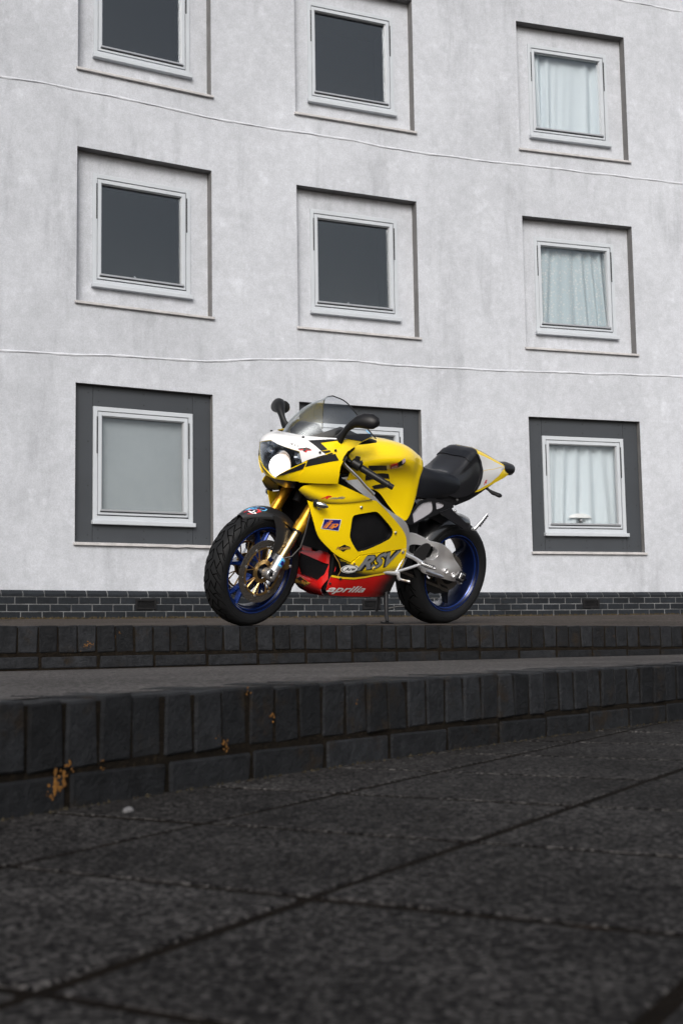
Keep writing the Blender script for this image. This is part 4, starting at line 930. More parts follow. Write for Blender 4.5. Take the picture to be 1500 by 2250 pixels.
def densify_open(P, h):
    o = []
    for a, c in zip(P[:-1], P[1:]):
        a, c = np.array(a), np.array(c); k = max(1, int(np.linalg.norm(c - a) / h + .5)); o += [tuple(a + (c - a) * t / k) for t in range(k)]
    return o + [tuple(P[-1])]
parent_c = (1.415, .30)
grooves(ftyre, ft, math.radians(20), [[(0, .0), (.45, .14), (.05, .34), (.5, .44), (1.0, .0)], [(.05, .34), (-.32, .62)], [(.5, .44), (.30, .58), (-.05, .70)], [(.75, .20), (.85, .42), (.6, .56), (.55, .66)]], .0027)
parent_c = (0, .318)
grooves(rtyre, rt_, math.radians(24), [[(0, .06), (.6, .16), (.2, .42), (.1, .52)], [(.7, .22), (.9, .40), (.75, .55)], [(.25, .30), (-.2, .5)]], .0030)
# raised rings and worn lettering band on the sidewalls
for S_, par, c_ in ((ft, ftyre, (1.415, .30)), (rt_, rtyre, (0, .318))):
    b = MB()
    for s0_ in (.79, .955):
        aa = np.linspace(0, 2 * np.pi, 97); P = [S_(aa, np.full(97, s0_ + d)) + np.array([0, .0008 * (1 if 0 < k < 3 else -.4), 0]) for k, d in enumerate((-.012, -.006, .006, .012))]; 
        b.add(np.concatenate(P), [(k * 97 + i, k * 97 + i + 1, (k + 1) * 97 + i + 1, (k + 1) * 97 + i) for k in range(3) for i in range(96)])
    b.make('sidewall_ring', M['rubber'], par, 60)
def spoke(parent, c, m, a0, a1, r0, r1, y0, y1, w0, w1, t0, t1):
    b = MB(); V = []
    for k in range(5):
        f = k / 4; a = a0 + (a1 - a0) * f; r = r0 + (r1 - r0) * f; y = y0 + (y1 - y0) * f; w = w0 + (w1 - w0) * f; t = t0 + (t1 - t0) * f
        e = np.array([math.cos(a), 0, math.sin(a)]); q = np.array([-math.sin(a), 0, math.cos(a)]); p = np.array([c[0], y, c[1]]) + e * r
        V += [p + q * w + np.array([0, t * .5, 0]), p + q * w * .45 + np.array([0, t, 0]), p - q * w * .45 + np.array([0, t, 0]), p - q * w + np.array([0, t * .5, 0]), p - q * w - np.array([0, t, 0]), p + q * w - np.array([0, t, 0])]
    b.add(V, [(6 * i + j, 6 * i + (j + 1) % 6, 6 * i + 6 + (j + 1) % 6, 6 * i + 6 + j) for i in range(4) for j in range(6)] + [tuple(range(6))[::-1], tuple(range(24, 30))]); return b.make('spoke', m, parent, 30)
for k in range(5):
    a = math.radians(72 * k + 20)
    for d in (-.17, .17): spoke(fw, (1.415, .30), M['blue_rim'], a, a + d * 1.2, .03, .200, .018, .012, .014, .0085, .016, .012)
for k in range(6):
    a = math.radians(60 * k + 8); spoke(rw, (0, .318), M['dark_rim'], a, a + .10, .04, .202, .012, .02, .020, .010, .022, .016)
MB().lathe([(.001, -.06), (.038, -.06), (.045, -.03), (.045, .03), (.038, .06), (.001, .06)], 28, (1.415, 0, .30)).make('hub', M['dark_rim'], fw, 30)
MB().lathe([(.001, -.08), (.05, -.08), (.06, -.03), (.06, .03), (.05, .07), (.001, .07)], 28, (0, 0, .318)).make('hub', M['dark_rim'], rw, 30)
def disc(parent, c, y, ro, ri, nh, carrier_m, name='brake_disc'):
    circ_ = lambda r, n, ph=0: [(c[0] + r * math.cos(ph + 2 * math.pi * k / n), c[1] + r * math.sin(ph + 2 * math.pi * k / n)) for k in range(n)]
    holes = [circ_(ri, 60)]
    for k in range(nh):
        for j, fr in enumerate((.22, .5, .78)):
            r = ri + (ro - ri) * fr; a = 2 * math.pi * (k + j / 3) / nh; q = (c[0] + r * math.cos(a), c[1] + r * math.sin(a)); holes.append([(q[0] + .0035 * math.cos(t), q[1] + .0035 * math.sin(t)) for t in np.linspace(0, 2 * math.pi, 7)[:-1]])
    d = MB().plate(circ_(ro, 90), y - .0025, y + .0025, holes).make(name, M['steel'], parent, 0)
    b = MB(); b.lathe([(ri - .003, y - .003), (ri - .003, y + .003), (ri - .013, y + .003), (ri - .013, y - .003)], 60, (c[0], 0, c[1]), True); b.lathe([(.062, y - .004), (.062, y + .004), (.040, y + .004), (.040, y - .004)], 40, (c[0], 0, c[1]), True)
    for k in range(8):
        a = 2 * math.pi * k / 8 + .2; e0, e1 = .058, ri - .011
        for da in (-.10, .10):
            p = np.array([c[0] + e0 * math.cos(a), y, c[1] + e0 * math.sin(a)]); q = np.array([c[0] + e1 * math.cos(a + da * 1.3), y, c[1] + e1 * math.sin(a + da * 1.3)]); b.tube([p, q], [(.005, .003), (.006, .003)], 4, True, (0, 1, 0))
    b.make('carrier', carrier_m, d, 30)
    bb = MB()
    for k in range(8): a = 2 * math.pi * k / 8 + .2; bb.tube([(c[0] + (ri - .002) * math.cos(a), y - .004, c[1] + (ri - .002) * math.sin(a)), (c[0] + (ri - .002) * math.cos(a), y + .006, c[1] + (ri - .002) * math.sin(a))], [.008, .007], 10)
    bb.make('bobbin', M['alu_sat'], d, 30)
    return d
for y in (.068, -.068): disc(fw, (1.415, .30), y, .163, .130, 28, M['gold_dull'])
disc(rw, (0, .318), -.062, .11, .085, 20, M['gold_dull'])
# sprocket and chain
b = MB(); nT = 42; pts = []
for k in range(nT):
    for d, r in ((-.3, .100), (-.12, .107), (.12, .107), (.3, .100)): a = 2 * math.pi * (k + d) / nT; pts.append((r * math.cos(a), .318 + r * math.sin(a)))
b.plate(pts, .058, .065, [[(.07 * math.cos(a) if True else 0, .318 + .07 * math.sin(a)) for a in np.linspace(0, 2 * math.pi, 25)[:-1]]]); spk = b.make('sprocket', M['steel'], rw, 0)
MB().lathe([(.072, .056), (.072, .062), (.03, .066), (.03, .056)], 30, (0, 0, .318), True).make('sprocket_carrier', M['black'], rw, 30)
cb = MB(); path = [(r_ * math.cos(a), .318 + r_ * math.sin(a)) for r_, a in ((.107, a) for a in np.linspace(math.radians(100), math.radians(-95), 26))]
path = [(.52, .425)] + [(.52 + (path[0][0] - .52) * t, .425 + (path[0][1] - .425) * t) for t in np.linspace(.04, .98, 26)] + path + [(path[-1][0] + (.52 - path[-1][0]) * t, path[-1][1] + (.345 - path[-1][1]) * t) for t in np.linspace(.03, 1, 26)]
for p, q in zip(path[:-1], path[1:]):
    m_ = ((p[0] + q[0]) / 2, .0615, (p[1] + q[1]) / 2); an = math.atan2(q[1] - p[1], q[0] - p[0]); cb.box(m_, (math.hypot(q[0] - p[0], q[1] - p[1]) * .92, .017, .014), Matrix.Rotation(-an, 3, 'Y'))
cb.make('chain', M['steel'], bike, 0)

# ---- front fork (turned with the bars)
fax0 = np.array([1.40, 0, .275]); fdir = np.array([-.22, 0, .385]); fdir /= np.linalg.norm(fdir)
def fp(t, y, dx=0): return fax0 + fdir * t + np.array([dx, y, 0])
for y in (.108, -.108):
    fk = steer(MB().tube([fp(t, y) for t in (.285, .2851, .30, .33, .345, .40, .50, .60, .72, .84)], [.026, .031, .0325, .0325, .0285, .0275, .0275, .0278, .0275, .0275], 24).make('fork_leg', M['gold'], bike, 40))
    MB().tube([fp(.10, y), fp(.292, y)], .0205, 20).make('slider', M['slider'], fk)
    MB().tube([fp(.275, y), fp(.290, y)], .0268, 20).make('dust_seal', M['black'], fk)
    cl = MB().tube([fp(t, y) for t in (-.01, .0, .045, .06, .125, .128)], [.020, .0285, .0285, .0265, .0265, .022], 22); cl.make('axle_clamp', M['alu_sat'], fk)
    s = 1 if y > 0 else -1
    MB().lathe([(.001, s * .010), (.024, s * .010), (.027, s * .006), (.027, -s * .03), (.001, -s * .03)], 24, (1.415, y + s * .012, .30)).make('axle_boss', M['alu_sat'], fk)
    MB().lathe([(.001, s * .013), (.014, s * .013), (.014, -s * .0)], 6, (1.415, y + s * .012, .30)).make('axle_nut', M['black'], fk, 20)
    for q in range(3): bolt(fp(.012 + q * .018, y + s * .022, .018 - .004 * q), (.6, s * .6, .2), .0045, M['chrome'], fk)
    # caliper behind the leg
    ca = MB(); R_ = Matrix.Rotation(math.radians(30), 3, 'Y'); cc = (1.415 - .105, y - s * .026, .30 + .085)
    ca.tube([(cc[0] - .030, cc[1], cc[2] - .070), (cc[0] - .030, cc[1], cc[2] - .060), (cc[0] - .018, cc[1], cc[2] - .02), (cc[0] - .004, cc[1], cc[2] + .03), (cc[0] + .018, cc[1], cc[2] + .062), (cc[0] + .02, cc[1], cc[2] + .066)], [(.012, .022), (.022, .034), (.027, .038), (.027, .038), (.021, .032), (.012, .020)], 12, True, (1, 0, 0))
    cal = ca.make('brake_caliper', M['gold_dull'], fk, 40)
    for q in (-.045, .0, .045): bolt((cc[0] - .016 + q * .42, cc[1] + s * .038, cc[2] + q), (0, s, 0), .009, M['alu_sat'], cal)
    lk = MB(); lk.tube([fp(.10, y - s * .01), (cc[0] - .008, cc[1] + s * .02, cc[2] + .05)], [.009, .007], 8); lk.tube([fp(.03, y - s * .01), (cc[0] - .01, cc[1] + s * .02, cc[2] - .03)], [.009, .007], 8); lk.make('caliper_bracket', M['alu_sat'], fk)
    if y > 0:
        V = []; 
        for tt in np.linspace(.075, .118, 2):
            for a in np.linspace(-.9, .75, 8):
                e1 = np.array([0, 1, 0]); e2 = np.cross(fdir, e1); V.append(fp(tt, y) + (e1 * math.cos(a) - e2 * math.sin(a)) * .0272)
        MB().add(V, [(j, j + 1, 8 + j + 1, 8 + j) for j in range(7)]).make('fork_sticker', M['print_sky'], fk)
        V = []
        for tt in np.linspace(.086, .107, 2):
            for a in np.linspace(-.55, .45, 6): e2 = np.cross(fdir, e1); V.append(fp(tt, y) + (e1 * math.cos(a) - e2 * math.sin(a)) * .0276)
        MB().add(V, [(j, j + 1, 6 + j + 1, 6 + j) for j in range(5)]).make('fork_sticker_print', M['print_blue'], fk)
steer(MB().tube([(1.415, -.125, .30), (1.415, .125, .30)], .0125, 14).make('axle', M['alu_sat'], bike))
for t, dz in ((.56, .03), (.80, .022)):
    tc_ = MB(); tc_.tube([fp(t - dz, .108), fp(t + dz, .108)], .038, 18); tc_.tube([fp(t - dz, -.108), fp(t + dz, -.108)], .038, 18); c = fp(t, 0, -.02); tc_.box(tuple(c), (.075, .20, dz * 1.8), Matrix.Rotation(-RAKE, 3, 'Y')); steer(tc_.make('triple_clamp', M['black_sat'], bike, 35, .003, 2))
MB().tube([(1.19, 0, .655), (1.085, 0, .90)], .024, 18).make('steering_head', M['inner'], bike)
# brake hose
steer(MB().tube([(1.335, .125, .385), (1.31, .150, .40), (1.268, .158, .45), (1.245, .15, .52), (1.225, .14, .62), (1.2, .10, .70)], .0042, 8).make('brake_hose', M['black_sat'], bike))

# front fender: arch over the tyre plus a wing in front of each fork leg
def arch(name, c, R0, half, a0, a1, m, parent, drop, tip=0.0, n=36, k=17, crown=.35):
    def S(u, a):
        f = (a - a0) / (a1 - a0); w = half * (1 - tip * np.clip(1 - f * 3.2, 0, 1) ** 1.5); r = R0 - drop * np.abs(u) ** 2.4 * (1 - .25 * np.clip(1 - f * 3, 0, 1)); y = w * np.sin(u * 1.25) / math.sin(1.25)
        return np.stack([c[0] + r * np.cos(a), y, c[1] + r * np.sin(a)], -1)
    us, as_ = np.linspace(-1, 1, k), np.linspace(a0, a1, n); U, A = [q.ravel() for q in np.meshgrid(us, as_)]; X = S(U, A); n_ = X - np.array([c[0], 0, c[1]]); n_[:, 1] *= .8; n_ /= np.linalg.norm(n_, axis=1, keepdims=True); Y = X - n_ * .0035; N = len(X)
    q = [(j * k + i, j * k + i + 1, (j + 1) * k + i + 1, (j + 1) * k + i) for j in range(n - 1) for i in range(k - 1)]
    rim = [(i, i + 1, N + i + 1, N + i) for i in range(k - 1)] + [((n - 1) * k + i, (n - 1) * k + i + 1, N + (n - 1) * k + i + 1, N + (n - 1) * k + i) for i in range(k - 1)] + [(j * k + e, (j + 1) * k + e, N + (j + 1) * k + e, N + j * k + e) for j in range(n - 1) for e in (0, k - 1)]
    b = MB().add(np.r_[X, Y], q + [tuple(N + i for i in f[::-1]) for f in q] + rim); return b.make(name, m, parent, 45), S
fen, fenS = arch('front_fender', (1.415, .30), .322, .073, math.radians(58), math.radians(158), M['carbon'], bike, .050, .62); steer(fen)
wing = D['fender_wing']
for mir in (False, True): panel('fender_wing', tps([(1.42, .6, .070), (1.3, .5, .086), (1.39, .58, .074), (1.30, .41, .094), (1.37, .38, .094), (1.37, .52, .088), (1.34, .45, .098)]).__call__ and (lambda x, z, f=tps([(1.42, .6, .068), (1.3, .5, .088), (1.39, .58, .074), (1.30, .41, .096), (1.37, .38, .094), (1.38, .52, .086), (1.34, .45, .102)]): np.stack([x, f(x, z), z], -1)), chaikin(wing, 1), M['carbon'], fen, (), 0, .004, .015, mirror=mir)
bolt((1.352, .101, .392), (0, 1, 0), .008, M['black_sat'], fen)
# fender stickers
def fen_uv(px): return px
decal('fender_sticker', lambda u, a: fenS(u, a), [(.05, 1.10), (.50, 1.12), (.62, 1.19), (.62, 1.27), (.60, 1.36), (.36, 1.34), (.10, 1.22)], M['print_red'], fen, .0012, .03, (.075, .322))
decal('fender_sticker', lambda u, a: fenS(u, a), [(-.12, 1.15), (.06, 1.20), (.30, 1.31), (.56, 1.38), (.58, 1.44), (.46, 1.50), (.24, 1.48), (-.02, 1.38), (-.14, 1.25)], M['print_sky'], fen, .0014, .03, (.075, .322))
text('fender_lettering', fenS, 'BOW', [(.02, 1.24), (.47, 1.43), (-.03, 1.34)], M['print_blue'], fen, .0022, .2, .02)
text('fender_lettering', fenS, 'R', [(.20, 1.16), (.42, 1.27), (.52, 1.15)], M['print_white'], fen, .0022, .2, .01)

# ---- fairing side panels
SIDE = side_surface
def fade(poly_lines, width, to, base, side):
    """colour that blends from base to `to` across a line (x, z), over width; side picks the dark side"""
    L = np.array(poly_lines)
    def f(x, z):
        P = np.c_[x, z]; best = np.full(len(P), 9.0); sg = np.ones(len(P))
        for a, b in zip(L[:-1], L[1:]):
            d = b - a; t = np.clip(((P - a) @ d) / (d @ d), 0, 1); q = a + t[:, None] * d; r = P - q; dist = np.linalg.norm(r, axis=1); s = np.sign(d[0] * r[:, 1] - d[1] * r[:, 0]) * side
            k = dist < best; best = np.where(k, dist, best); sg = np.where(k, s, sg)
        w = np.clip(.5 + best * sg / width, 0, 1); w = w * w * (3 - 2 * w)
        return w
    return f
def mixc(a, b, w): return np.array(a)[None] * (1 - w[:, None]) + np.array(b)[None] * w[:, None]
up_o = chaikin(D['upper_panel'], 1, 25); hole = chaikin(D['panel_opening'], 1, 60)
fl = fade(D['fade_line'], .060, BLK, YEL, 1)
def up_paint(x, z): return mixc(YEL, BLK, fl(x, z))
for mir in (False, True):
    fpnl = panel('side_fairing', SIDE, up_o, M['panel_paint'], bike, [hole], 0, .005, .011, mirror=mir, paint=up_paint)
    # turned-in lip of the opening and the black cover behind it
    b = MB(); P = np.array(densify(hole, .02)); X = SIDE(P[:, 0], P[:, 1]); X2 = X - np.array([0, .035, 0]); C = X.mean(0); X2 = X2 + (C - X2) * [.04, 0, .04]; n = len(P)
    if mir: X, X2 = X * [1, -1, 1], X2 * [1, -1, 1]
    b.add(np.r_[X, X2], [(i, (i + 1) % n, n + (i + 1) % n, n + i) for i in range(n)]); b.make('opening_lip', M['black_paint'], fpnl)
    mp = chaikin(D['mid_panel'], 1, 40); fm = fade(D['mid_fade'], .045, BLK, YEL, 1)
    panel('mid_fairing', SIDE, mp, M['panel_paint'], bike, (), .006, .006, .011, mirror=mir, paint=lambda x, z: mixc(YEL, BLK, fm(x, z)))
    bs = chaikin(D['belly_side'], 1, 30); yl = D['red_line']
    rl = fade(yl, .0006, RED, YEL, 1); bl = fade(D['belly_fade'], .050, BLK, YEL, 1); bk = fade(D['belly_back'], .15, BLK, RED, -1); fr_ = fade(D['seam_line'], .0015, BLK, YEL, 1)
    def belly_paint(x, z):
        w = bl(x, z); c = mixc(YEL, BLK, w * .995); c = c * (1 - fr_(x, z)[:, None]) + np.array(BLK)[None] * fr_(x, z)[:, None]
        lo = mixc(RED, BLK, bk(x, z)); w2 = rl(x, z)[:, None]; return c * (1 - w2) + lo * w2
    bpn = panel('belly_pan', SIDE, bs, M['panel_paint'], bike, (), .003, .005, .009, mirror=mir, paint=belly_paint)
    # cover seen through the opening
    inn = panel('engine_cover', tps([(1.05, .67, .175), (.65, .67, .185), (.65, .43, .170), (1.05, .43, .165), (.85, .55, .225), (.72, .54, .215), (.98, .56, .20)]) and (lambda x, z, f=tps([(1.05, .67, .175), (.65, .67, .185), (.65, .43, .170), (1.05, .43, .165), (.85, .55, .222), (.72, .54, .212), (.98, .56, .195)]): np.stack([x, f(x, z), z], -1)), [(1.07, .66), (.82, .69), (.64, .56), (.66, .47), (.90, .42), (1.0, .44), (1.07, .55)], M['inner'], bike, (), 0, .004, .02, mirror=mir)
    if not mir: left_upper, left_belly = fpnl, bpn
# yellow pinstripe above the red, seams and screws
def strip(name, S, line, w, m, parent, off):
    P = np.array(densify_open(line, .02)); t = np.gradient(P, axis=0); t /= np.linalg.norm(t, axis=1, keepdims=True); q = np.c_[-t[:, 1], t[:, 0]] * w; poly = [tuple(p) for p in P + q] + [tuple(p) for p in (P - q)[::-1]]
    X = S(np.array(poly)[:, 0], np.array(poly)[:, 1]); N = snorm(S, np.array(poly)[:, 0], np.array(poly)[:, 1]); n = len(P); X = X + N * off
    return mo(name, X, [(i, i + 1, 2 * n - 2 - i, 2 * n - 1 - i) for i in range(n - 1)], m, parent, 60)
strip('pinstripe', SIDE, [(x, z + .006) for x, z in D['red_line']], .0050, M['print_yellow'], left_belly, .0048)
strip('seam', SIDE, D['seam'], .0012, M['print_gold'], left_belly, .0046)
for k in range(3): sbolt(SIDE, D['bolt_%d' % k][0], .0085, M['chrome'], left_upper, 0.001)
for k in range(3):
    f = D['fastener_%d' % k][0]
    u = sbolt(SIDE, f, .0105, M['print_yellow'] if k else M['chrome'], left_belly, .004, 'fastener', .004); sbolt(SIDE, f, .006, M['chrome'], u, .0075, 'screw', .002)
sbolt(SIDE, (.975, .292), .008, M['black_sat'], left_belly, .003); sbolt(SIDE, (1.022, .262), .006, M['black_sat'], left_belly, .003)
# lettering and stickers of the left side
decal('sticker', SIDE, D['ip_box'], M['print_white'], left_upper, .0012, .03); decal('sticker_field', SIDE, D['ip_in'], M['print_blue'], left_upper, .0018, .03)
a, b_, c = (np.array(q) for q in D['ip_text']); ex, ey = b_ - a, c - a
sl_ = np.array([-.012, 0]) * 0
for k in range(4):   # slanted bars of the i, then of the P stem
    for base, top, w in ((0.0 + .075 * k, .82, .022 + .016 * k), (.42 + .065 * k, .66, .020 + .012 * k)):
        sh = .30
        q = [a + ex * (base + s_ * w) + ey * t_ + ex * .19 * t_ * (1 if True else 0) for s_, t_ in ((0, 0), (1, 0), (1, top), (0, top))]
        decal('sticker_bar', SIDE, [tuple(p) for p in q], M['print_orange'], left_upper, .0024, .05)
q = [a + ex * (.04 + .19 * t_ + s_ * .26) + ey * t_ for s_, t_ in ((0, .92), (1, .88), (1, 1.02), (0, 1.02))]; decal('sticker_bar', SIDE, [tuple(p) for p in q], M['print_orange'], left_upper, .0024, .05)
q = [a + ex * (.68 + .19 * t_) + ey * t_ + ex * s_ * .78 for s_, t_ in ((0, 0), (.07, 0), (.07, .18), (.26, .18), (.31, .26), (.31, .60), (.26, .68), (-.02, .68), (0, .60), (.17, .55), (.17, .32), (0, .32))]
decal('sticker_bar', SIDE, [tuple(p) for p in q], M['print_orange'], left_upper, .0025, .05)
decal('sticker', SIDE, D['putoline_dia'], M['print_black'], left_upper, .0012, .03)
text('sticker_lettering', SIDE, 'Putoline', D['putoline_text'], M['print_black'], left_upper, .0020, .25, .055, 1)
text('sticker_lettering', SIDE, 'Putoline', D['putoline_text'], M['print_gold'], left_upper, .0026, .25, .012, 1)
text('model_lettering', SIDE, 'R', D['rmille_R'], M['print_red'], left_upper, .0078, .5, .035, 1)
text('model_lettering', SIDE, 'mille', D['rmille_t'], M['print_grey'], left_upper, .0078, .45, .022, 1)
text('model_lettering', SIDE, 'RSV', D['rsv_text'], M['print_black'], left_belly, .0046, .55, .085, 3)
text('model_lettering', SIDE, 'RSV', D['rsv_text'], M['print_grey'], left_belly, .0054, .55, .035, 3)
text('brand_lettering', SIDE, 'aprilia', D['aprilia_text'], M['print_white'], left_belly, .0046, .3, .022, 2)
A_, B_, C_ = (np.array(q) for q in D['arai_c'])
def ell(k, dz=0): return [tuple(A_ + (B_ - A_) * k * math.cos(t) + (C_ - A_) * k * math.sin(t)) for t in np.linspace(0, 2 * math.pi, 29)[:-1]]
decal('sticker', SIDE, ell(1.04), M['print_white'], left_belly, .0044, .03); decal('sticker_ring', SIDE, ell(.94), M['print_black'], left_belly, .0050, .03); decal('sticker_field', SIDE, ell(.84), M['print_white'], left_belly, .0056, .03)
text('sticker_lettering', SIDE, 'Arai', [tuple(A_ - (B_ - A_) * .66 - (C_ - A_) * .32), tuple(A_ + (B_ - A_) * .70 - (C_ - A_) * .32), tuple(A_ - (B_ - A_) * .66 + (C_ - A_) * .42)], M['print_black'], left_belly, .0063, .35, .03, 1)
# indicator on the side panel
p0_, p1_ = SIDE(np.array([D['indicator'][0][0]]), np.array([D['indicator'][0][1]]))[0], SIDE(np.array([D['indicator'][2][0]]), np.array([D['indicator'][2][1]]))[0]
for s in (1, -1):
    P0 = SIDE(np.array([1.222]), np.array([.676]))[0] * [1, s, 1] + [0, .002 * s, 0]; ind = MB().tube([P0, P0 + [0, .012 * s, -.001], P0 + [-.004, .020 * s, -.002]], [(.022, .014), (.020, .014), (.017, .013)], 12, True, (0, 0, 1)).make('indicator', M['black'], bike)
    MB().tube([P0 + [.002, .019 * s, -.002], P0 + [-.010, .034 * s, -.004], P0 + [-.026, .048 * s, -.007], P0 + [-.042, .054 * s, -.010]], [(.016, .012), (.0175, .015), (.0135, .012), (.004, .004)], 14, True, (0, 0, 1)).make('indicator_lens', M['reflector'], ind)

# ---- front of the belly pan with the cooler behind it
DUCT = duct_surface
half = D['duct_half']; full = half + [(-y, z) for y, z in half[::-1] if y > 1e-6]
dh = D['duct_hole']; duct = panel('belly_front', DUCT, chaikin(full, 1, 40), M['red_paint'], bike, [dh], 0, .006, .018)
b = MB(); P = np.array(densify(dh, .03)); X = DUCT(P[:, 0], P[:, 1]); X2 = X - [.05, 0, 0]; X2 = X2 + (X2.mean(0) - X2) * [0, .05, .05]; n = len(P); b.add(np.r_[X, X2], [(i, (i + 1) % n, n + (i + 1) % n, n + i) for i in range(n)]); b.make('duct_wall', M['red_paint'], duct)
panel('cooler_bracket', lambda y, z: np.stack([1.035 + 0 * y, y, z], -1), D['duct_tab'], M['red_paint'], bike, (), 0, .005, .03)
cool = MB().box((.955, 0, .315), (.03, .24, .14)).make('oil_cooler', M['inner'], bike, 0)
for k in range(7): MB().box((.985, 0, .262 + k * .017), (.03, .225, .006)).make('fin', M['black_sat'], cool, 0, .001, 1)
decal('sticker', DUCT, D['putoline2_dia'], M['print_gold'], duct, .0012, .03); cz_ = np.mean(np.array(D['putoline2_dia']), 0)
decal('sticker_field', DUCT, [tuple(cz_ + (np.array(p) - cz_) * .93) for p in D['putoline2_dia']], M['print_black'], duct, .0020, .03)
text('sticker_lettering', DUCT, 'Putoline', D['putoline2_text'], M['print_gold'], duct, .0030, .25, .02, 1)
b = MB(); secs = [(1.0, .145, .205, .168), (.85, .150, .205, .160), (.65, .145, .205, .158), (.54, .135, .205, .160)]
V = []
for x, w, zt, zb_ in secs: V += [(x, -w, zt), (x, -w * .62, zb_ + .012), (x, 0, zb_), (x, w * .62, zb_ + .012), (x, w, zt)]
b.add(V, [(5 * i + j, 5 * i + 5 + j, 5 * i + 6 + j, 5 * i + 1 + j) for i in range(3) for j in range(4)]); b.make('belly_floor', M['black_paint'], bike, 60)
# radiator, engine and dark inner panels
rad = MB().box((1.06, 0, .60), (.04, .30, .36), Matrix.Rotation(.15, 3, 'Y')).make('radiator', M['inner'], bike, 0)
eng = MB()
eng.box((.80, 0, .42), (.42, .30, .42)); eng.box((.92, 0, .62), (.20, .24, .25), Matrix.Rotation(.5, 3, 'Y')); eng.box((.68, 0, .72), (.34, .24, .16)); eng.lathe([(.001, .165), (.08, .165), (.095, .14), (.1, -.14), (.001, -.14)], 24, (.70, 0, .40))
eng.make('engine', M['inner'], bike, 30, .012, 2)
MB().box((.46, 0, .50), (.20, .22, .34)).make('gearbox', M['inner'], bike, 0, .02, 2)
for s in (1, -1):
    MB().plate([(1.20, .72), (1.16, .82), (1.0, .84), (1.0, .55), (1.12, .50)], s * .150 - .004, s * .150 + .004).make('inner_panel', M['inner'], bike, 0)
MB().add([(1.05, -.22, .81), (1.05, .22, .81), (1.30, .17, .785), (1.30, -.17, .785)], [(0, 1, 2, 3)]).make('nose_underside', M['inner'], bike, 0)

# ---- nose cowl
NOSE = nose_surface; NS = (.40, .28)
hl = D['headlight']; hl_full = hl + [(-u, v) for u, v in hl[::-1] if u > 1e-6]
ne = D['nose_edge']; ne_full = ne + [(-u, v) for u, v in ne[::-1] if u > 1e-6]
cowl = panel('nose_cowl', NOSE, ne_full, M['yellow'], bike, [hl_full], 0, .004, .018, NS)
wl = D['white']; wl_full = wl + [(-u, v) for u, v in wl[::-1] if u > 1e-6]
decal('white_panel', NOSE, wl_full, M['white_paint'], cowl, .0026, .010, NS)
for k in 'abcdef':
    for mir in (False, True): decal('black_stripe', NOSE, D['stripe_' + k], M['print_black'], cowl, .0034, .012, NS, mir)
for mir in (False, True):
    ck = panel('cheek_panel', NOSE, chaikin(D['cheek'], 1, 30), M['yellow'], bike, (), .010, .012, .018, NS, mir)
    decal('black_stripe', NOSE, D['stripe_d'], M['print_black'], ck, .0112, .02, NS, mir)
    for k in range(3):
        u, v = D['nbolt_%d' % k][0]; u = -u if mir else u; sbolt(NOSE, (u, v), .0065, M['black_sat'], cowl, .003)
text('nose_lettering', NOSE, 'RSV', D['nose_rsv'], M['print_black'], cowl, .0042, .35, .02, 1)
q = np.array(D['nose_R']); text('nose_lettering', NOSE, 'R', [tuple(x) for x in q + [.012, -.012]], M['print_red'], cowl, .0040, .55, .06, 1); text('nose_lettering', NOSE, 'R', D['nose_R'], M['print_black'], cowl, .0046, .55, .045, 1)
# headlight: lens, dark housing, three lamps, the low one lit
lens = panel('headlight', NOSE, hl_full, M['lens'], bike, (), -.001, .003, .02, NS)
P = np.array(densify([tuple(np.array(p) * NS) for p in hl_full], .02)) / np.array(NS); X = NOSE(P[:, 0], P[:, 1]) - snorm(NOSE, P[:, 0], P[:, 1]) * .004; X2 = X * [1, .80, 1] + [-.085, 0, 0]; X2[:, 2] = (X2[:, 2] - .875) * .80 + .875
n = len(P); b = MB().add(np.r_[X, X2], [(i, (i + 1) % n, n + (i + 1) % n, n + i) for i in range(n)] + [tuple(range(n, 2 * n))]); b.make('housing', M['housing'], lens, 40)
def bowl(c, r, d, m, name, parent, tilt=0.0, n=28):
    V = []; k = 7
    for j in range(k):
        f = j / (k - 1); rr = r * math.sqrt(f) if j else 0.002
        for i in range(n): a = 2 * math.pi * i / n; V.append((c[0] - d * (1 - f) , c[1] + rr * math.cos(a), c[2] + rr * math.sin(a)))
    return MB().add(V, [(j * n + i, j * n + (i + 1) % n, (j + 1) * n + (i + 1) % n, (j + 1) * n + i) for j in range(k - 1) for i in range(n)]).make(name, m, parent, 60)
bowl((1.330, 0, .832), .078, .03, M['reflector'], 'reflector', lens)
for s in (1, -1): bowl((1.318, s * .120, .900), .046, .03, M['reflector'], 'reflector', lens); MB().tube([(1.318, s * .120, .900), (1.326, s * .120, .900)], [.016, .012], 14).make('bulb_shield', M['chrome'], lens)
lb = MB().tube([(1.322 + .068 * math.sin(q), 0, .829) for q in np.linspace(0, 1.5, 9)], [.064 * math.cos(q) + .0005 for q in np.linspace(0, 1.5, 9)], 32); LQ = np.repeat(np.linspace(0, 1, 9), 32); lb.make('lamp', M['lamp'], lens, 60, paint=np.c_[.16 + .84 * LQ, .11 + .82 * LQ, .07 + .79 * LQ])  # lamp widened to take in its bloom; glow fades towards the rim
# lower lip of the nose, black chin
panel('chin', NOSE, [(0, -.03), (.20, .0), (.30, -.02), (.20, -.20), (0, -.25), (-.20, -.20), (-.30, -.02), (-.20, .0)], M['black_paint'], bike, (), -.004, .004, .02, NS)
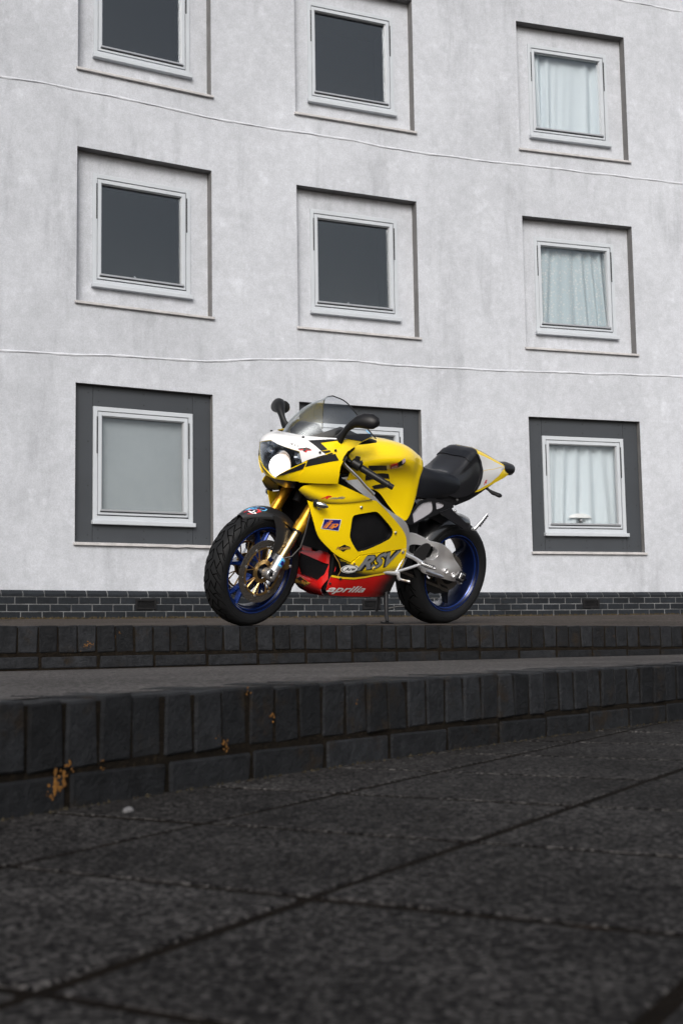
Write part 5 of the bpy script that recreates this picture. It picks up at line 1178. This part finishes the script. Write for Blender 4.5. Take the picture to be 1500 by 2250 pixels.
# ---- screen
SCR = screen_surface
scr = panel('windscreen', SCR, [(u, v) for u in np.linspace(-1, 1, 25) for v in (0.0,)] + [(u, 1.0) for u in np.linspace(1, -1, 25)], M['smoke'], bike, (), 0, .0035, .025, (.30, .30))
P = SCR(np.linspace(-.99, .99, 41), np.full(41, 1.0)); MB().tube(P, .0032, 8).make('screen_rim', M['black'], scr)
for mir in (False, True): panel('screen_band', SCR, chaikin(D['screen_band'], 1, 40), M['black_paint'], scr, (), .0022, .002, .02, (.30, .30), mir)
decal('screen_sticker', SCR, [(.80, .80), (.90, .78), (.90, .70), (.80, .72)], M['print_sky'], scr, .002, .05, (.3, .3))
# cockpit behind the screen: instrument pod and inner deck
MB().tube([(1.19, -.10, 1.005), (1.19, -.05, 1.03), (1.19, .05, 1.03), (1.19, .10, 1.005)], [(.03, .03), (.042, .045), (.042, .045), (.03, .03)], 14).make('instrument_pod', M['black'], bike)
deck = [(1.30, .07, .985), (1.20, .15, .975), (1.08, .175, .962), (1.0, .165, .955)]
b = MB(); V = []
for x, y, z in deck: V += [(x, -y, z), (x, -y * .5, z + .01), (x, y * .5, z + .01), (x, y, z)]
b.add(V, [(4 * i + j, 4 * i + 4 + j, 4 * i + 5 + j, 4 * i + 1 + j) for i in range(3) for j in range(3)]); b.make('cockpit_deck', M['black'], bike)

# ---- tank
TS = (.30, 1.0)
tk = grid_surf('fuel_tank', tank_surface, np.linspace(-1, 1, 141), np.linspace(.372, 1.015, 110), M['yellow'], bike, 60)
for k in 'abc': decal('black_stripe', tank_surface, D['tank_' + k], M['print_black'], tk, .0035, .008, TS)
decal('sticker', tank_surface, D['tank_red'], M['print_red'], tk, .0037, .008, TS); decal('sticker', tank_surface, D['tank_blk'], M['print_black'], tk, .0037, .008, TS); decal('sticker_field', tank_surface, D['tank_flag'], M['print_lilac'], tk, .0043, .008, TS)
text('sticker_lettering', tank_surface, 'aprilia', D['tank_text'], M['print_white'], tk, .0048, .2, .02, 1)
MB().lathe([(.001, .006), (.035, .006), (.04, 0)], 30).make('filler_cap', M['black_sat'], tk).matrix_local = Matrix.Translation((.78, 0, 1.036)) @ Matrix.Rotation(math.pi / 2, 4, 'X')

# ---- seat, tail
seat_surface = loft([(.455, 0, [(0, .925), (.07, .922), (.115, .905), (.135, .86), (.135, .80), (.125, .755)]), (.40, 0, [(0, .918), (.09, .915), (.135, .90), (.158, .855), (.155, .79), (.14, .745)]),
    (.32, 0, [(0, .905), (.10, .905), (.15, .893), (.172, .85), (.168, .79), (.15, .75)]), (.22, 0, [(0, .898), (.095, .897), (.145, .883), (.165, .845), (.162, .795), (.148, .765)]),
    (.13, 0, [(0, .893), (.09, .888), (.132, .872), (.150, .84), (.148, .805), (.14, .785)]), (.085, 0, [(0, .885), (.08, .878), (.118, .862), (.132, .84), (.132, .815), (.128, .80)])])
grid_surf('rider_seat', seat_surface, np.linspace(-1, 1, 61), np.linspace(.086, .454, 40), M['leather'], bike, 60)
BS = (.25, 1.0)
te = D['tail_edge_line']
def tail_paint(u, v):
    xe = np.interp(np.abs(u), [p[0] for p in te], [p[1] for p in te]); w = np.clip((xe - v) / .004 + .5, 0, 1); return mixc((.012, .012, .014), YEL, w)
tl = grid_surf('tail_cowl', tail_surface, np.linspace(-1, 1, 121), np.linspace(-.399, .239, 140), M['panel_paint'], bike, 60, tail_paint)
for mir in (False, True):
    decal('white_panel', tail_surface, D['white_up'], M['white_paint'], tl, .0010, .02, BS, mir); decal('white_panel', tail_surface, D['white_low'], M['white_paint'], tl, .0010, .02, BS, mir)
decal('black_band', tail_surface, [(0, .0), (.22, -.02), (.20, -.14), (.16, -.25), (.12, -.33), (-.12, -.33), (-.16, -.25), (-.20, -.14), (-.22, -.02)], M['print_black'], tl, .0014, .02, BS)
text('tail_lettering', tail_surface, 'R', D['tail_R'], M['print_red'], tl, .0020, .3, .04, 1)
pad = D['pad']; pd = panel('back_pad', tail_surface, chaikin(pad, 1, 30), M['leather'], bike, (), .006, .010, .015, BS)
panel('seat_rim', tail_surface, D['seat_rim'], M['black_sat'], bike, (), .004, .006, .015, BS)
# undertray
b = MB(); V = []; us = [(.47, .125, .77, .735), (.36, .140, .775, .735), (.20, .140, .778, .730), (.098, .130, .785, .715), (-.02, .118, .815, .752), (-.11, .105, .838, .792), (-.20, .088, .862, .835), (-.30, .065, .89, .880), (-.385, .042, .925, .910)]
for x, w, zt, zb_ in us: V += [(x, -w, zt), (x, -w * 1.0, zb_ + .012), (x, -w * .85, zb_), (x, w * .85, zb_), (x, w * 1.0, zb_ + .012), (x, w, zt)]
k = len(us); b.add(V, [(6 * i + j, 6 * i + 6 + j, 6 * i + 6 + (j + 1) % 6, 6 * i + (j + 1) % 6) for i in range(k - 1) for j in range(6)] + [(0, 1, 2, 3, 4, 5), tuple(6 * (k - 1) + j for j in range(6))[::-1]]); und = b.make('undertray', M['black_sat'], bike, 30)
bolt((.115, .131, .752), (0, 1, 0), .009, M['alu_sat'], und)
MB().tube([(-.345, 0, .952), (-.40, 0, .953), (-.455, 0, .950), (-.472, 0, .945)], [(.036, .062), (.042, .056), (.036, .042), (.012, .02)], 18, True, (0, 0, 1)).make('tail_lamp', M['black_sat'], bike)
for s in (1, -1): ind = MB().tube([(-.16, s * .09, .835), (-.165, s * .115, .822), (-.17, s * .14, .812), (-.185, s * .185, .803), (-.19, s * .195, .802)], [.010, .008, (.012, .016), (.013, .018), (.006, .008)], 12).make('indicator', M['black'], bike)

# ---- frame, side plates, swing arm, hugger
fb = chaikin(D['frame_beam'], 1, 30)
_fbW = tps([(1.06, .82, .150), (.87, .76, .185), (.70, .66, .195), (.52, .56, .180), (.49, .42, .160), (.57, .36, .165), (.96, .74, .185), (.66, .60, .205)])
FB = lambda x, z: np.stack([x, _fbW(x, z), z], -1)
for mir in (False, True): fbm = panel('frame_beam', FB, fb, M['alu'], bike, (), 0, .045, .03, mirror=mir); bv = fbm.modifiers.new('bevel', 'BEVEL'); bv.width = .013; bv.segments = 4; bv.limit_method = 'ANGLE'; bv.angle_limit = math.radians(50)
bolt((.515, .174, .425), (0, 1, 0), .022, M['black_sat'], bike, 'pivot_cap', .008)
for mir in (False, True):
    sp = panel('seat_subframe', lambda x, z: np.stack([x, .150 + 0 * x, z], -1), chaikin(D['subframe'], 1, 40), M['black_sat'], bike, [chaikin(D['sub_hole_a'], 1, 60), chaikin(D['sub_hole_b'], 1, 60)], 0, .014, .03, mirror=mir)
    for q in ('sub_hole_a', 'sub_hole_b'): panel('pale_infill', lambda x, z: np.stack([x, .144 + 0 * x, z], -1), D[q], M['pale_infill'], sp, (), 0, .002, .05, mirror=mir)  # pale sheets added in the holes, standing in for the wall seen through
    hp = panel('footrest_hanger', lambda x, z: np.stack([x, .158 + .06 * (.7 - z), z], -1), D['hanger'], M['black_sat'], bike, (), 0, .012, .03, mirror=mir)
    s = -1 if mir else 1
    pg = MB().tube([(-.022, s * .170, .592), (-.030, s * .176, .600), (-.062, s * .182, .640), (-.098, s * .188, .690)], [(.011, .009), (.010, .008), (.007, .006), (.006, .005)], 10).make('passenger_footrest', M['alu_sat'], hp)
    for q in np.linspace(.15, .85, 6): c = np.array([-.040, .180, .607]) + np.array([-.058, .008, .083]) * q; MB().box((c[0] - .006, s * (c[1] + .006), c[2]), (.010, .010, .006), Matrix.Rotation(.6, 3, 'Y')).make('tread', M['black'], pg, 0)
    bolt((-.010, s * .172, .596), (0, s, 0), .010, M['alu_sat'], hp); bolt((.150, s * .162, .690), (0, s, 0), .008, M['alu_sat'], hp)
_swW = tps([(.42, .50, .115), (.30, .53, .150), (.17, .505, .165), (.06, .415, .158), (-.05, .32, .125), (.02, .285, .130), (.17, .305, .140), (.30, .335, .135), (.42, .40, .115), (.13, .345, .172), (.22, .350, .165), (.24, .500, .172), (.12, .450, .182), (.115, .400, .150), (.17, .405, .140), (.05, .350, .160)])
SW = lambda x, z: np.stack([x, _swW(x, z), z], -1)
for mir in (False, True):
    swa = panel('swing_arm', SW, chaikin(D['swing_arm'], 2, 70), M['alu'], bike, [chaikin(D['swing_hole'], 2, 80)], 0, .045, .022, mirror=mir, sm=60); bv = swa.modifiers.new('bevel', 'BEVEL'); bv.width = .013; bv.segments = 4; bv.limit_method = 'ANGLE'; bv.angle_limit = math.radians(50)
    s = -1 if mir else 1
    for x, z in ((.143, .345), (.072, .322)):
        y = float(_swW(np.array([x]), np.array([z]))[0]); MB().lathe([(.016, 0), (.016, .004), (.012, .004), (.012, -.002), (.001, -.002)], 20, (x, 0, z)).make('boss', M['alu'], swa, 30).location = (0, s * (y + .001), 0) if s > 0 else (0, -y - .006, 0)
    ax = MB().box((-.018, s * .137, .310), (.062, .02, .060), Matrix.Rotation(-.35, 3, 'Y')).make('axle_block', M['black_sat'], swa, 0, .005, 2)
    MB().box((-.018, s * .143, .310), (.042, .018, .042), Matrix.Rotation(-.35, 3, 'Y')).make('axle_plate', M['alu_sat'], ax, 0, .006, 2); MB().lathe([(.001, .160 * s), (.013, .160 * s), (.013, .13 * s)], 6, (-.018, 0, .310)).make('axle_nut', M['black'], ax, 20)
    MB().tube([(.0, s * .128, .285), (-.02, s * .128, .270), (-.045, s * .128, .268)], [.006, .009, .005], 8).make('chain_adjuster', M['chrome'], ax)
MB().plate([(.40, .335), (.30, .315), (.10, .262), (.0, .235), (-.02, .20), (.10, .19), (.30, .24), (.42, .28)], .060, .066).make('chain_guard', M['black'], bike, 0, .002, 1)
hug, _ = arch('rear_hugger', (0, .318), .350, .112, math.radians(108), math.radians(18), M['black_paint'], bike, .060, .30)
MB().plate(chaikin([(.42, .62), (.30, .64), (.16, .60), (.10, .665), (.24, .68), (.44, .67)], 1), .09, .096).make('inner_guard', M['black_sat'], bike, 0)
# heel plate, shift lever, footrest
panel('heel_plate', ystretch(.195), chaikin(D['heel'], 1, 60), M['carbon'], bike, (), 0, .006, .02)
hgr = MB(); hgr.tube([(.535, .185, .44), (.47, .205, .42), (.40, .215, .392)], [.010, .011, .012], 10); hgr.tube([(.60, .20, .335), (.50, .205, .36), (.42, .21, .385)], [.008, .008, .008], 10); hgr.tube([(.54, .205, .43), (.585, .205, .345)], .004, 8); hg = hgr.make('rearset', M['alu'], bike)
fr_ = MB().tube([(.41, .215, .392), (.405, .25, .388), (.40, .30, .383), (.398, .315, .382)], [.011, .0115, .0105, .006], 12).make('footrest', M['chrome'], bike)
for q in range(5): MB().tube([(.405, .245 + q * .014, .387), (.405, .249 + q * .014, .387)], .0135, 12).make('ridge', M['alu_sat'], fr_)
sh = MB(); sh.tube([(.70, .20, .335), (.62, .205, .332), (.57, .21, .330)], [(.008, .010), (.012, .012), (.010, .010)], 10); sh.tube([(.58, .215, .335), (.575, .218, .31), (.565, .222, .30)], .010, 10); shl = sh.make('shift_lever', M['alu'], bike); MB().tube([(.565, .215, .302), (.550, .255, .300), (.545, .268, .300), (.543, .276, .300)], [.0065, .007, .010, .007], 10).make('toe_peg', M['chrome'], shl)
MB().tube([(.33, .185, .345), (.30, .20, .336), (.23, .205, .322), (.21, .205, .318)], [(.010, .012), (.011, .013), (.010, .012), (.006, .008)], 10).make('stand_lug', M['chrome'], bike)
# side stand on the ground
gz = lambda x, y: float((BM.inverted() @ Vector((0, 0, 0))).z) if False else 0
def ground_hit(x, y):
    w = BM @ Vector((x, y, 0)); z = float(terrace_z(np.array(w.x), np.array(w.y))); a = BM @ Vector((x, y, 0)); d = (BM.to_3x3() @ Vector((0, 0, 1)))
    t = (z - a.z) / d.z; return t
fx, fy = .625, .235; fz = ground_hit(fx, fy)
st = MB().tube([(.565, .13, .225), (.585, .165, .165), (.605, .20, (fz + .165) / 2), (fx, fy, fz + .012)], [.014, .012, .011, .010], 12).make('side_stand', M['black'], bike)
MB().tube([(fx - .035, fy, fz + .006), (fx + .035, fy, fz + .008)], [(.006, .018), (.006, .018)], 10, True, (0, 0, 1)).make('foot', M['black'], st); MB().tube([(.595, .185, .130), (.55, .225, .152), (.525, .245, .158)], [.006, .005, .006], 8).make('tang', M['black'], st)
MB().tube([(.60, .12, .235), (.60, .12, .10)], [.012, .008], 8).make('stand_bracket', M['black'], bike)

# ---- handlebars, levers, mirrors
for s in (1, -1):
    L_ = lambda p: (p[0], s * p[1], p[2])
    bar = MB().tube([L_((1.08, .125, .925)), L_((1.04, .18, .905)), L_((.985, .25, .876)), L_((.90, .33, .826))], .0115, 12).make('handlebar', M['black_sat'], bike)
    MB().tube([L_((1.00, .232, .884)), L_((.995, .24, .880)), L_((.90, .335, .823)), L_((.893, .342, .819))], [.013, .0185, .0165, .019], 16).make('grip', M['black'], bar)
    MB().tube([L_((.893, .342, .819)), L_((.872, .362, .807))], [.0155, .0145], 14).make('bar_end', M['black_sat'], bar)
    sw_ = MB().tube([L_((1.035, .195, .908)), L_((1.03, .20, .903)), L_((1.005, .232, .888)), L_((1.0, .238, .885))], [.018, .026, .028, .02], 12).make('switch_cluster', M['black'], bar); MB().box(L_((1.012, .215, .928)), (.03, .022, .02), Matrix.Rotation(.5 * s, 3, 'Z')).make('switch', M['black_sat'], sw_, 0, .003, 1)
    MB().tube([L_((1.02, .232, .905)), L_((1.0, .24, .912))], [.008, .010], 8).make('switch', M['black_sat'], sw_)
    pr = MB().tube([L_((1.06, .165, .918)), L_((1.09, .19, .905)), L_((1.11, .215, .895))], [.018, .015, .012], 10).make('lever_perch', M['black_sat'], bar)
    MB().tube([L_((1.105, .205, .900)), L_((1.105, .225, .885)), L_((1.09, .25, .868)), L_((1.06, .29, .835)), L_((1.02, .315, .795)), L_((.985, .335, .768)), L_((.978, .338, .762))], [(.013, .007), (.012, .007), (.009, .005), (.0075, .005), (.0075, .0055), (.008, .007), (.010, .010)], 10).make('lever', M['chrome'], bar)
    if s > 0:
        MB().tube([L_((1.05, .18, .935)), L_((1.06, .20, .955)), L_((1.10, .19, .95)), L_((1.14, .15, .93))], .005, 6).make('clutch_hose', M['black'], bar)
    mr = MB().tube([L_((1.150, .200, 1.004)), L_((1.152, .215, 1.020)), L_((1.158, .235, 1.042)), L_((1.158, .258, 1.072)), L_((1.150, .285, 1.098)), L_((1.138, .312, 1.115)), L_((1.124, .342, 1.125)), L_((1.110, .372, 1.126)), L_((1.100, .398, 1.121)), L_((1.095, .410, 1.116))],
                   [(.034, .022), (.027, .016), (.020, .013), (.017, .014), (.021, .023), (.032, .031), (.041, .033), (.041, .031), (.032, .024), (.014, .012)], 20, True, (0, 0, 1)).make('mirror', M['black'], bike, 60)
    MB().plate([(1.175, .992), (1.11, .998), (1.10, 1.008), (1.13, 1.013), (1.172, 1.008)], s * .205 - .003, s * .205 + .003).make('mirror_base', M['print_yellow'], mr, 0)
    MB().tube([L_((1.085, .345, 1.122)), L_((1.083, .345, 1.122))], [(.034, .052), (.034, .052)], 18, True, (0, 0, 1)).make('mirror_glass', M['chrome'], mr)
bpy.context.view_layer.update()
